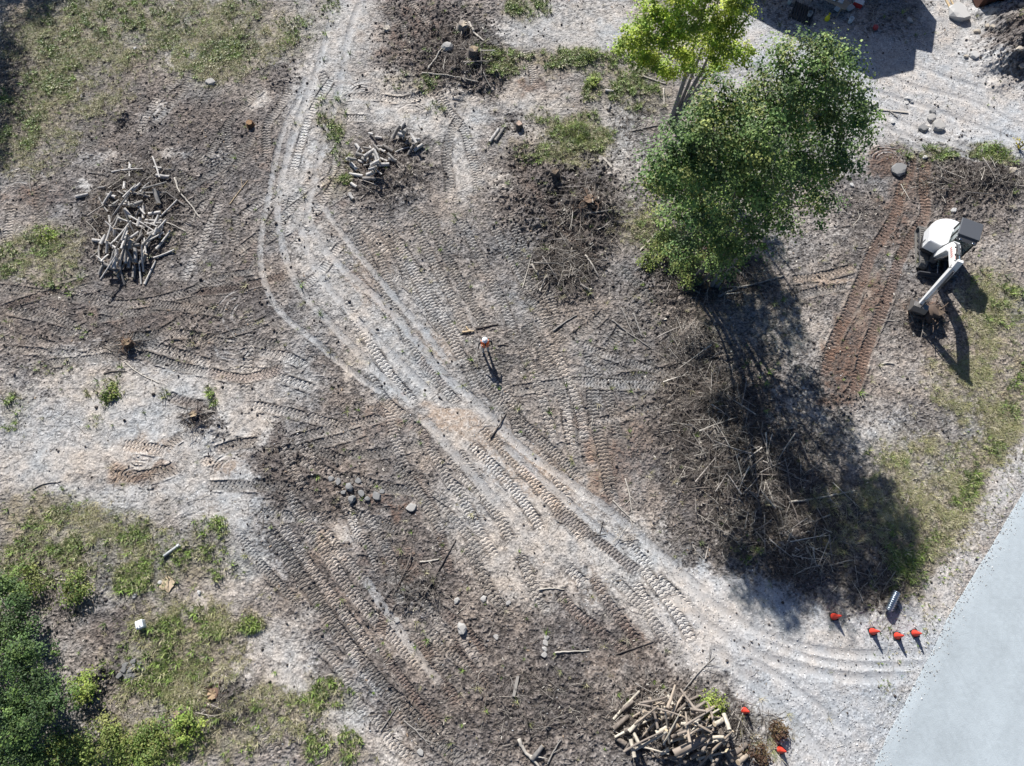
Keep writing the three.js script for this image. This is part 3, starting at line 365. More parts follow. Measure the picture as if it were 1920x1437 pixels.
{ // road
  const N = 1024, c = new Uint8Array(N * N * 4), h = new Float32Array(N * N);
  for (let j = 0; j < N; j++) for (let i = 0; i < N; i++) {
    const x = i / N * 12, z = j / N * 12, o = j * N + i;
    const along = vn((x * 0.5 + z * 0.87) * 0.35, (x * 0.87 - z * 0.5) * 1.6), n = fbm(x * 0.5 + 3, z * 0.5, 4), g = TILE[(i * 31 + j * 173) & 65535], g2 = TILE[(i * 57 + j * 19) & 65535], sp = g2 > 0.993 ? 1.3 : g2 < 0.006 ? 0.7 : 1;
    const m = (0.92 + 0.09 * along + 0.16 * (n - 0.5) + (g - 0.5) * 0.2 + (vn(x * 6, z * 6) - 0.5) * 0.1) * sp, tan = sstep(0.62, 0.8, fbm(x * 0.4 + 40, z * 0.4, 3)) * 0.1;
    c[o * 4] = enc[clamp(0.365 * m * (1 + tan)) * 4095 | 0]; c[o * 4 + 1] = enc[clamp(0.408 * m) * 4095 | 0]; c[o * 4 + 2] = enc[clamp(0.428 * m * (1 - tan)) * 4095 | 0]; c[o * 4 + 3] = 255; h[o] = g * 0.6 + vn(x * 20, z * 20) * 0.4;
  }
  const cm = new THREE.DataTexture(c, N, N), bm = new THREE.DataTexture(h, N, N, THREE.RedFormat, THREE.FloatType);
  for (const t of [cm, bm]) { t.wrapS = t.wrapT = THREE.MirroredRepeatWrapping; t.magFilter = THREE.LinearFilter; t.needsUpdate = true; }
  cm.colorSpace = THREE.SRGBColorSpace;
  const edge = curve2(EDGE, 0.25), pos = [], uv = [], idx = [];
  edge.forEach((p, k) => { const a = edge[Math.max(0, k - 1)], b = edge[Math.min(edge.length - 1, k + 1)], l = Math.hypot(b.x - a.x, b.z - a.z), nx = -(b.z - a.z) / l, nz = (b.x - a.x) / l, s = -inlandSign * Math.sign(1), wob = (fbm(p.x * 0.8, p.z * 0.8, 4) - 0.5) * 0.12;
    for (const [d, y] of [[-wob - 0.06, -0.06], [-wob, 0.012], [0.6 - wob, 0.025], [4, 0.06], [9, 0.02], [9.1, -0.1]]) { const x = p.x + nx * s * d, z = p.z + nz * s * d; pos.push(x, y, z); uv.push(x / 12, z / 12); } });
  const w = 6; for (let k = 0; k < edge.length - 1; k++) for (let i = 0; i < w - 1; i++) { const a = k * w + i, b = a + 1, cc = a + w, d = cc + 1; idx.push(a, b, cc, b, d, cc); }
  const g = new THREE.BufferGeometry(); g.setAttribute('position', new THREE.Float32BufferAttribute(pos, 3)); g.setAttribute('uv', new THREE.Float32BufferAttribute(uv, 2)); g.setIndex(idx); g.computeVertexNormals();
  if (g.attributes.normal.getY(20) < 0) { for (let k = 0; k < idx.length; k += 3) { const t = idx[k]; idx[k] = idx[k + 1]; idx[k + 1] = t; } g.setIndex(idx); g.computeVertexNormals(); }
  const m = mesh('road', g, new THREE.MeshStandardMaterial({ map: cm, bumpMap: bm, bumpScale: 0.006, roughness: 0.85 })); m.userData = { kind: 'structure', label: 'smooth pale grey blue paved road beside the gravel shoulder', category: 'road' };
}
// ---------------------------------------------------------------- off-frame buildings whose shade falls across the yard
const SH = [Math.sin(AZ) / Math.tan(ELEV), Math.cos(AZ) / Math.tan(ELEV)];   // how far a shadow reaches per metre of height
{
  const siding = std(lin(0.55, 0.54, 0.5), 0.8), roofM = std(lin(0.1, 0.095, 0.095), 0.9), trimM = std(lin(0.7, 0.7, 0.68), 0.6), glassM = new THREE.MeshPhysicalMaterial({ color: lin(0.02, 0.025, 0.03), roughness: 0.08 });
  const h = 5.7, B = [at(1640, 150)[0] - SH[0] * h, at(1640, 150)[1] - SH[1] * h], u = V(0.8, 0, 0.6), v = V(0.6, 0, -0.8), L = 15, D = 6.72, rise = 1.55;
  const g = base('house', B[0], 0, B[1]);
  tag(g, 'pale sided gable roofed house whose shade lies over the yard', 'house');
  const p = (a, y, b) => V(0, y, 0).addScaledVector(u, a).addScaledVector(v, b);
  const solid = (pts, faces) => { const o = []; for (const f of faces) for (let k = 1; k < f.length - 1; k++) for (const i of [f[0], f[k], f[k + 1]]) o.push(pts[i].x, pts[i].y, pts[i].z); const q = new THREE.BufferGeometry(); q.setAttribute('position', new THREE.Float32BufferAttribute(o, 3)); q.computeVertexNormals(); return q; };
  const block = (a0, a1, y0, y1, b0, b1) => solid([p(a0, y0, b0), p(a1, y0, b0), p(a1, y0, b1), p(a0, y0, b1), p(a0, y1, b0), p(a1, y1, b0), p(a1, y1, b1), p(a0, y1, b1)], [[0, 1, 5, 4], [1, 2, 6, 5], [2, 3, 7, 6], [3, 0, 4, 7], [4, 5, 6, 7], [3, 2, 1, 0]]);
  const o = 0.35;
  const gw = solid([p(-L, -0.5, o), p(-o, -0.5, o), p(-o, -0.5, D - o), p(-L, -0.5, D - o), p(-L, h, o), p(-o, h, o), p(-o, h, D - o), p(-L, h, D - o), p(-o, h + rise - 0.1, D / 2), p(-L, h + rise - 0.1, D / 2)], [[0, 1, 5, 4], [1, 2, 6, 8, 5], [2, 3, 7, 6], [3, 0, 4, 9, 7]]);
  mesh('wall', gw, siding, g);
  const slope = (b0, y0, b1, y1) => solid([p(-L - o, y0, b0), p(0, y0, b0), p(0, y1, b1), p(-L - o, y1, b1), p(-L - o, y0 + 0.18, b0), p(0, y0 + 0.18, b0), p(0, y1 + 0.18, b1), p(-L - o, y1 + 0.18, b1)], [[0, 1, 5, 4], [1, 2, 6, 5], [2, 3, 7, 6], [3, 0, 4, 7], [4, 5, 6, 7], [3, 2, 1, 0]]);
  const rf = mesh('roof', merged([slope(0, h - 0.18, D / 2, h + rise - 0.18), slope(D, h - 0.18, D / 2, h + rise - 0.18)]), roofM, g);
  mesh('chimney', block(-1.9, -1.2, h + 0.3, h + 2.0, 4.6, 5.2), std(lin(0.3, 0.13, 0.09)), rf);
  for (const a of [-3, -6, -9]) { const w = mesh('window', block(a - 1.1, a, 1.2, 2.4, o - 0.03, o + 0.02), glassM, g); mesh('frame', merged([block(a - 1.2, a + 0.1, 1.08, 1.2, o - 0.06, o + 0.02), block(a - 1.2, a + 0.1, 2.4, 2.52, o - 0.06, o + 0.02), block(a - 1.2, a - 1.1, 1.2, 2.4, o - 0.06, o + 0.02), block(a, a + 0.1, 1.2, 2.4, o - 0.06, o + 0.02)]), trimM, w); }
  // lower lean-to wing on the gable end
  const E = at(1748, 98), F = at(1757, 40), hw = 4.2, e0 = V(E[0] - SH[0] * hw - B[0], 0, E[1] - SH[1] * hw - B[1]), f0 = V(F[0] - SH[0] * hw - B[0], 0, F[1] - SH[1] * hw - B[1]);
  const bk = v.clone().multiplyScalar(0).add(V(-1.8, 0, -0.4)), c0 = e0.clone().add(bk), c1 = f0.clone().add(bk), up = (q, y) => V(q.x, y, q.z);
  mesh('porch_wing', solid([up(c0, -0.5), up(e0, -0.5), up(f0, -0.5), up(c1, -0.5), up(c0, hw), up(e0, hw), up(f0, hw), up(c1, hw)], [[0, 1, 5, 4], [1, 2, 6, 5], [2, 3, 7, 6], [3, 0, 4, 7], [4, 5, 6, 7]]), siding, g);
}
{ // rust-brown steel waste bin
  const rust = std(lin(0.1, 0.045, 0.03), 0.7, { metalness: 0.2 }), [cx, cz] = at(1842, 3), g = base('waste_skip', cx + 1.9, groundY(cx, cz), cz - 0.5, R(5));
  tag(g, 'dark rust brown open steel waste skip near the soil heap', 'skip');
  mesh('body', merged([box(5.4, 2.0, 0.08, 0, 1.2, 1.1), box(5.4, 2.0, 0.08, 0, 1.2, -1.1), box(0.08, 2.0, 2.12, -2.66, 1.2, 0), box(0.08, 2.0, 2.12, 2.66, 1.2, 0), box(5.4, 0.08, 2.28, 0, 0.16, 0)]), rust, g);
  mesh('top_rail', merged([box(5.56, 0.12, 0.14, 0, 2.26, 1.1), box(5.56, 0.12, 0.14, 0, 2.26, -1.1), box(0.14, 0.12, 2.06, -2.7, 2.26, 0), box(0.14, 0.12, 2.06, 2.7, 2.26, 0)]), rust, g);
  for (let k = 0; k < 9; k++) mesh('rib', box(0.1, 1.95, 0.09, -2.4 + k * 0.6, 1.2, 1.185), rust, g);
  for (const x of [-2, 2]) mesh('skid', box(0.2, 0.12, 2.2, x, 0.06, 0), rust, g);
}

// ---------------------------------------------------------------- litter and ground cover: too much to count
function scatter(name, geo, mat, n, where, label, category, tints, how) {
  const m4 = new THREE.Matrix4(), q = new THREE.Quaternion(), e = new THREE.Euler(), p = V(0, 0, 0), s = V(1, 1, 1), mats = new Float32Array(n * 16), cols = new Float32Array(n * 3);
  let k = 0, tries = 0;
  while (k < n && tries++ < n * 60) {
    const x = rr(X0 + 0.5, X1 - 0.5), z = rr(Z0 + 0.5, Z1 - 0.5);
    if (Math.abs(x) > 26 + (-z) * 0.3) continue;
    const d = where(x, z);
    if (rnd() > d) continue;
    const r = how(x, z, d);
    e.set(r.rx ?? 0, r.ry ?? rr(0, 6.28), r.rz ?? 0, 'YXZ'); q.setFromEuler(e); p.set(x, groundY(x, z) + (r.y ?? 0), z); s.set(r.sx, r.sy, r.sz);
    m4.compose(p, q, s).toArray(mats, k * 16);
    const t = tints[Math.floor(rnd() * tints.length)], v = rr(0.7, 1.3); cols[k * 3] = t[0] * v; cols[k * 3 + 1] = t[1] * v; cols[k * 3 + 2] = t[2] * v; k++;
  }
  const im = new THREE.InstancedMesh(geo, mat, k);
  im.instanceMatrix.array.set(mats.subarray(0, k * 16)); im.instanceColor = new THREE.InstancedBufferAttribute(cols.slice(0, k * 3), 3);
  im.name = numbered(name); scene.add(im); tag(im, label, category, null, 'stuff');
  return im;
}
const white = lin(1, 1, 1), matte = std(white, 0.95), strawM = std(white, 0.85);
const roadFree = (x, z) => (x > 14 && z > -16 && fromRoad(x, z) * inlandSign < 0.25 ? 0 : 1);
const C = (n) => (x, z) => field(W[n], x, z);
const fG = C('green'), fY = C('dry'), fB = C('brush'), fV = C('gravel'), fP = C('pale'), fD = C('dark'), fR = C('red');
function stick(len, r, bend, kinks, side) {                             // a bent tapered stick lying along x, with side shoots
  const pts = [], rad = []; for (let i = 0; i <= kinks; i++) { const t = i / kinks; pts.push(V((t - 0.5) * len, r + Math.sin(t * 3.1) * bend * 0.25 + gauss() * bend * 0.1, Math.sin(t * 2.6 + 0.4) * bend + gauss() * bend * 0.25)); rad.push(r * (1 - 0.65 * t)); }
  const g = [limb(pts, rad, 4)];
  for (let k = 0; k < side; k++) { const i = 1 + Math.floor(rnd() * (kinks - 1)), a = rr(0.4, 1) * (rnd() < 0.5 ? -1 : 1), l = len * rr(0.2, 0.42), d = V(Math.cos(a), rr(-0.02, 0.4), Math.sin(a)).normalize(), p0 = pts[i]; g.push(limb([p0.clone(), p0.clone().addScaledVector(d, l * 0.5).add(V(0, 0, gauss() * l * 0.08)), p0.clone().addScaledVector(d, l)], [rad[i] * 0.7, rad[i] * 0.5, rad[i] * 0.2], 3)); }
  return mergeVertices(mergeGeometries(g));
}
const TW = [[0.24, 0.21, 0.18], [0.36, 0.325, 0.28], [0.13, 0.11, 0.095], [0.52, 0.48, 0.41], [0.19, 0.15, 0.12]];
for (const [k, n] of [[0, 16000], [1, 16000], [2, 12000]]) {           // straw and chips strewn over all of the lot
  scatter('twig_litter', stick(1, 0.02, [0.05, 0.12, 0.2][k], 3, k), strawM, n, (x, z) => (0.1 + 0.3 * fbm(x * 0.5 + k * 9, z * 0.5, 3) + fB(x, z) * 0.8 + fY(x, z) * 0.2) * (1 - 0.85 * fV(x, z)) * (1 - 0.45 * fP(x, z)) * roadFree(x, z), ['fine broken twigs and straw strewn over the bare soil', 'crooked thin twigs strewn over the cleared soil', 'forked grey twigs strewn over the cleared soil'][k], 'twigs', TW, () => { const l = 0.12 + 0.5 * rnd() * rnd() + (rnd() < 0.06 ? 0.5 : 0); return { rz: gauss() * 0.12, sx: l, sy: rr(0.35, 0.8), sz: rr(0.4, 0.8) * Math.max(0.35, l), y: 0.0 }; });
}
for (let k = 0; k < 3; k++) scatter('brush_branches', stick(1.5, 0.02, 0.07, 5, 3 + k), matte, 950, (x, z) => { const b = fB(x, z); return b > 0.35 ? b * b * roadFree(x, z) : 0; }, ['tangled dead grey brush branches heaped in the shade of the trees', 'tangled bare brown slash heaped between the felled stumps', 'tangled leafless brush with many side shoots in heaps'][k], 'brush', [[0.17, 0.145, 0.125], [0.3, 0.27, 0.235], [0.1, 0.085, 0.072], [0.44, 0.4, 0.345], [0.13, 0.11, 0.095], [0.08, 0.066, 0.056]], (x, z, d) => ({ rz: gauss() * 0.35, rx: gauss() * 0.5, sx: rr(0.4, 1.1), sy: rr(0.6, 1.1), sz: rr(0.5, 1.1), y: rr(-0.02, 0.2) * d }));
scatter('brush_poles', stick(2.2, 0.034, 0.05, 4, 2), matte, 170, (x, z) => { const b = fB(x, z); return b > 0.5 ? b * b * roadFree(x, z) : 0; }, 'thicker slash poles tangled through the brush heaps', 'brush', [[0.3, 0.27, 0.24], [0.42, 0.385, 0.335], [0.16, 0.135, 0.115]], (x, z, d) => ({ rz: gauss() * 0.15, rx: rr(0, 6), sx: rr(0.4, 1.1), sy: rr(0.7, 1.5), sz: rr(0.7, 1.5), y: rr(0.05, 0.36) * d }));
{ // loose crumbs and pebbles
  const peb = new THREE.IcosahedronGeometry(1, 0), clod = new THREE.IcosahedronGeometry(1, 1), pa = clod.attributes.position;
  for (let i = 0; i < pa.count; i++) { const f = 0.75 + 0.5 * vn(pa.getX(i) * 2.3 + 5, pa.getY(i) * 2.3 + pa.getZ(i) * 1.7); pa.setXYZ(i, pa.getX(i) * f, pa.getY(i) * f, pa.getZ(i) * f); } clod.computeVertexNormals();
  scatter('soil_clods', clod, matte, 15000, (x, z) => { const i = clamp(Math.floor((x - X0) / (X1 - X0) * NH), 0, NH - 1), j = clamp(Math.floor((z - Z0) / (Z1 - Z0) * NH), 0, NH - 1); return (0.04 + ROUGH[j * NH + i] * 3.2 + 0.12 * fD(x, z)) * roadFree(x, z) * (1 - 0.6 * fV(x, z)) * (1 - 0.5 * fP(x, z)); }, 'broken lumps of dark dug soil on the heaps', 'clods', [[0.075, 0.062, 0.055], [0.1, 0.085, 0.076], [0.13, 0.115, 0.105], [0.06, 0.05, 0.045]], () => { const s = 0.025 + 0.07 * rnd() * rnd(); return { rx: rr(0, 3), rz: rr(0, 3), sx: s * rr(0.7, 1.4), sy: s * rr(0.6, 1), sz: s * rr(0.7, 1.3), y: s * 0.3 }; });
  scatter('gravel', peb, matte, 14000, (x, z) => { if (x > 14 && z > -16) { const d = fromRoad(x, z) * inlandSign; if (d < -0.9) return 0; if (d < 0.25) return 0.95 * sstep(-0.9, 0.25, d); } return 0.05 + 0.7 * fV(x, z); }, 'loose grey crushed stone on driveway and yard', 'gravel', [[0.42, 0.42, 0.42], [0.3, 0.3, 0.31], [0.55, 0.55, 0.54], [0.2, 0.2, 0.2]], (x, z) => { const s = 0.012 + 0.035 * rnd() * rnd(), d = x > 14 && z > -16 ? fromRoad(x, z) * inlandSign : 9; return { rx: rr(0, 3), rz: rr(0, 3), sx: s * rr(0.8, 1.4), sy: s * 0.7, sz: s, y: s * 0.3 + (d < 0.1 ? 0.045 : 0) }; });
}
{ // splinters and bark chips
  scatter('wood_chips', box(1, 0.16, 0.42), matte, 5000, (x, z) => (0.05 + 0.12 * fbm(x * 0.4, z * 0.4, 3) + 0.9 * fB(x, z) + 0.3 * fD(x, z)) * (1 - 0.9 * fV(x, z)) * roadFree(x, z), 'pale splinters and bark chips strewn over the lot', 'chips', [[0.5, 0.45, 0.37], [0.36, 0.31, 0.25], [0.58, 0.54, 0.47], [0.3, 0.22, 0.15]], () => { const s = 0.04 + 0.13 * rnd() * rnd(); return { rx: gauss() * 0.3, rz: gauss() * 0.3, sx: s, sy: s * 0.8, sz: s * rr(0.5, 1.1), y: 0.015 }; });
  scatter('bark_mulch', box(1, 0.14, 0.36), matte, 1500, (x, z) => { const [cx, cz] = [12.2, -4.6], d = Math.hypot(x - cx - 1.4, (z - cz + 0.2) * 1.2); return d < 1.3 ? 1 - d / 1.4 : 0; }, 'heap of grey bark pieces in the tree shade above the gravel', 'bark', [[0.3, 0.25, 0.21], [0.2, 0.165, 0.14], [0.4, 0.35, 0.3]], (x, z, d) => { const s = rr(0.08, 0.26); return { rx: gauss() * 0.5, rz: gauss() * 0.5, sx: s, sy: s, sz: s, y: rr(0, 0.3) * d }; });
}
{ // grass
  scatter('edge_gravel', new THREE.IcosahedronGeometry(1, 0), matte, 5200, (x, z) => { if (x < 15 || z < -15) return 0; const d = fromRoad(x, z) * inlandSign; return d > -0.7 && d < 0.5 ? 0.25 + 0.75 * sstep(-0.6, 0.1, d + (fbm(x * 1.5, z * 1.5, 3) - 0.5) * 0.9) : 0; }, 'loose stones kicked onto the edge of the paved road', 'gravel', [[0.38, 0.37, 0.35], [0.27, 0.265, 0.255], [0.46, 0.45, 0.43]], (x, z) => { const s = 0.012 + 0.03 * rnd() * rnd(), d = fromRoad(x, z) * inlandSign; return { rx: rr(0, 3), rz: rr(0, 3), sx: s * 1.3, sy: s * 0.7, sz: s, y: s * 0.3 + (d < 0.1 ? 0.045 : 0) }; });
  function tuft(n, h, w, spread) {
    const pos = [], idx = [];
    for (let k = 0; k < n; k++) {
      const a = rr(0, 6.28), l = h * rr(0.6, 1.2), out = spread * rr(0.3, 1.2), ox = gauss() * 0.05, oz = gauss() * 0.05, dx = Math.cos(a), dz = Math.sin(a), px = -dz * w, pz = dx * w, o = pos.length / 3;
      pos.push(ox - px, -0.02, oz - pz, ox + px, -0.02, oz + pz, ox + dx * out * 0.4 - px * 0.8, l * 0.62, oz + dz * out * 0.4 - pz * 0.8, ox + dx * out * 0.4 + px * 0.8, l * 0.62, oz + dz * out * 0.4 + pz * 0.8, ox + dx * out, l * 0.8, oz + dz * out);
      idx.push(o, o + 1, o + 2, o + 1, o + 3, o + 2, o + 2, o + 3, o + 4);
    }
    const g = new THREE.BufferGeometry(); g.setAttribute('position', new THREE.Float32BufferAttribute(pos, 3)); g.setIndex(idx); g.computeVertexNormals(); return g;
  }
  const blade = new THREE.MeshPhysicalMaterial({ color: white, roughness: 0.75, transmission: 0.25, thickness: 0, side: THREE.DoubleSide });
  const GR = [[0.19, 0.28, 0.05], [0.25, 0.35, 0.07], [0.3, 0.31, 0.13], [0.13, 0.18, 0.05], [0.4, 0.37, 0.22]], DR = [[0.48, 0.43, 0.27], [0.36, 0.34, 0.16], [0.55, 0.5, 0.36], [0.28, 0.31, 0.12]];
  const clump = (x, z) => Math.pow(sstep(0.4, 0.7, fbm(x * 1.1 + 31, z * 1.1, 5)), 1.5);
  for (let k = 0; k < 2; k++) {
    scatter('grass', tuft(9, 0.2, 0.011, 0.2), blade, 8500, (x, z) => { const g = fG(x, z); return (g > 0.12 ? g * (0.06 + 0.94 * clump(x, z)) : 0.002 * (1 - fP(x, z))) * roadFree(x, z) * (fV(x, z) > 0.4 ? 0.15 : 1); }, ['short green grass and weeds growing in patches on the lot', 'taller green grass blades growing through the patches'][k], 'grass', GR, () => { const s = (0.4 + 0.9 * rnd() * rnd()) * (k ? 1.7 : 0.9); return { sx: s, sy: s, sz: s }; });
    scatter('dry_grass', tuft(9, 0.24, 0.009, 0.3), blade, 6000, (x, z) => { const g = fY(x, z); return (g > 0.12 ? g * (0.12 + 0.88 * clump(x + 9, z)) : 0.002 * (1 - fP(x, z))) * roadFree(x, z) * (fV(x, z) > 0.4 ? 0.15 : 1); }, ['straw coloured dry grass on the roadside verge', 'mixed yellow and green dry grass along the verge'][k], 'grass', DR, () => { const s = rr(0.5, 1.25); return { sx: s, sy: s * 0.8, sz: s }; });
  }
  // verge grass that creeps over the gravel shoulder
  scatter('shoulder_weeds', tuft(7, 0.12, 0.01, 0.16), blade, 2600, (x, z) => { if (x < 17 || z < -16) return 0; const d = fromRoad(x, z) * inlandSign; return d > 0.3 && d < 4 ? 0.12 + 0.5 * clump(x * 1.5, z * 1.5) : 0; }, 'small weed tufts dotted over the gravel shoulder beside the road', 'weeds', GR.concat(DR), () => { const s = rr(0.4, 1); return { sx: s, sy: s, sz: s }; });
}

// ---------------------------------------------------------------- branches that can be told apart
const WOOD = { pale: std(lin(0.46, 0.42, 0.36), 0.85), grey: std(lin(0.26, 0.24, 0.215), 0.9), dark: std(lin(0.09, 0.075, 0.065), 0.9), tan: std(lin(0.5, 0.38, 0.23), 0.8), bark: std(lin(0.17, 0.145, 0.125), 0.95) };
function branch(px, r, tone, label, group, shoots = 1) {
  const pts = P(px), mid = pts[Math.floor(pts.length / 2)], c = curve2(pts, 0.12), L = c.length, seg = [];
  const g0 = groundY(mid[0], mid[1]);
  const p3 = c.map((p, i) => { let h = -9; for (const k of [-2, -1, 0, 1, 2]) { const q = c[clamp(i + k, 0, L - 1)]; h = Math.max(h, groundY(q.x, q.z)); } return V(p.x - mid[0] + gauss() * r * 0.35, h - g0 + r * 0.75, p.z - mid[1] + gauss() * r * 0.35); });
  for (let k = 0; k < 3; k++) for (let i = 1; i < L - 1; i++) p3[i].y = (p3[i - 1].y + p3[i].y * 2 + p3[i + 1].y) / 4;
  seg.push(limb(p3, p3.map((_, i) => r * (1.05 - 0.5 * i / L) * (0.9 + 0.2 * rnd())), 7));
  for (let k = 0; k < shoots; k++) { const i = Math.floor(L * rr(0.35, 0.85)), d = p3[Math.min(i + 1, L - 1)].clone().sub(p3[i - 1 < 0 ? 0 : i - 1]).normalize(), a = rr(0.5, 0.95) * (rnd() < 0.5 ? -1 : 1), e = V(d.x * Math.cos(a) - d.z * Math.sin(a), 0.12, d.x * Math.sin(a) + d.z * Math.cos(a)), l = rr(0.25, 0.6) * Math.min(1.4, L * 0.1); seg.push(limb([p3[i].clone(), p3[i].clone().addScaledVector(e, l * 0.55), p3[i].clone().addScaledVector(e, l)], [r * 0.5, r * 0.38, r * 0.18], 5)); }
  const m = mesh('branch', mergeGeometries(seg), WOOD[tone]); m.position.set(mid[0], g0, mid[1]);
  return tag(m, label, 'branch', group);
}
const line4 = (a) => { const o = []; for (let i = 0; i < a.length; i += 2) o.push([a[i], a[i + 1]]); return o; };
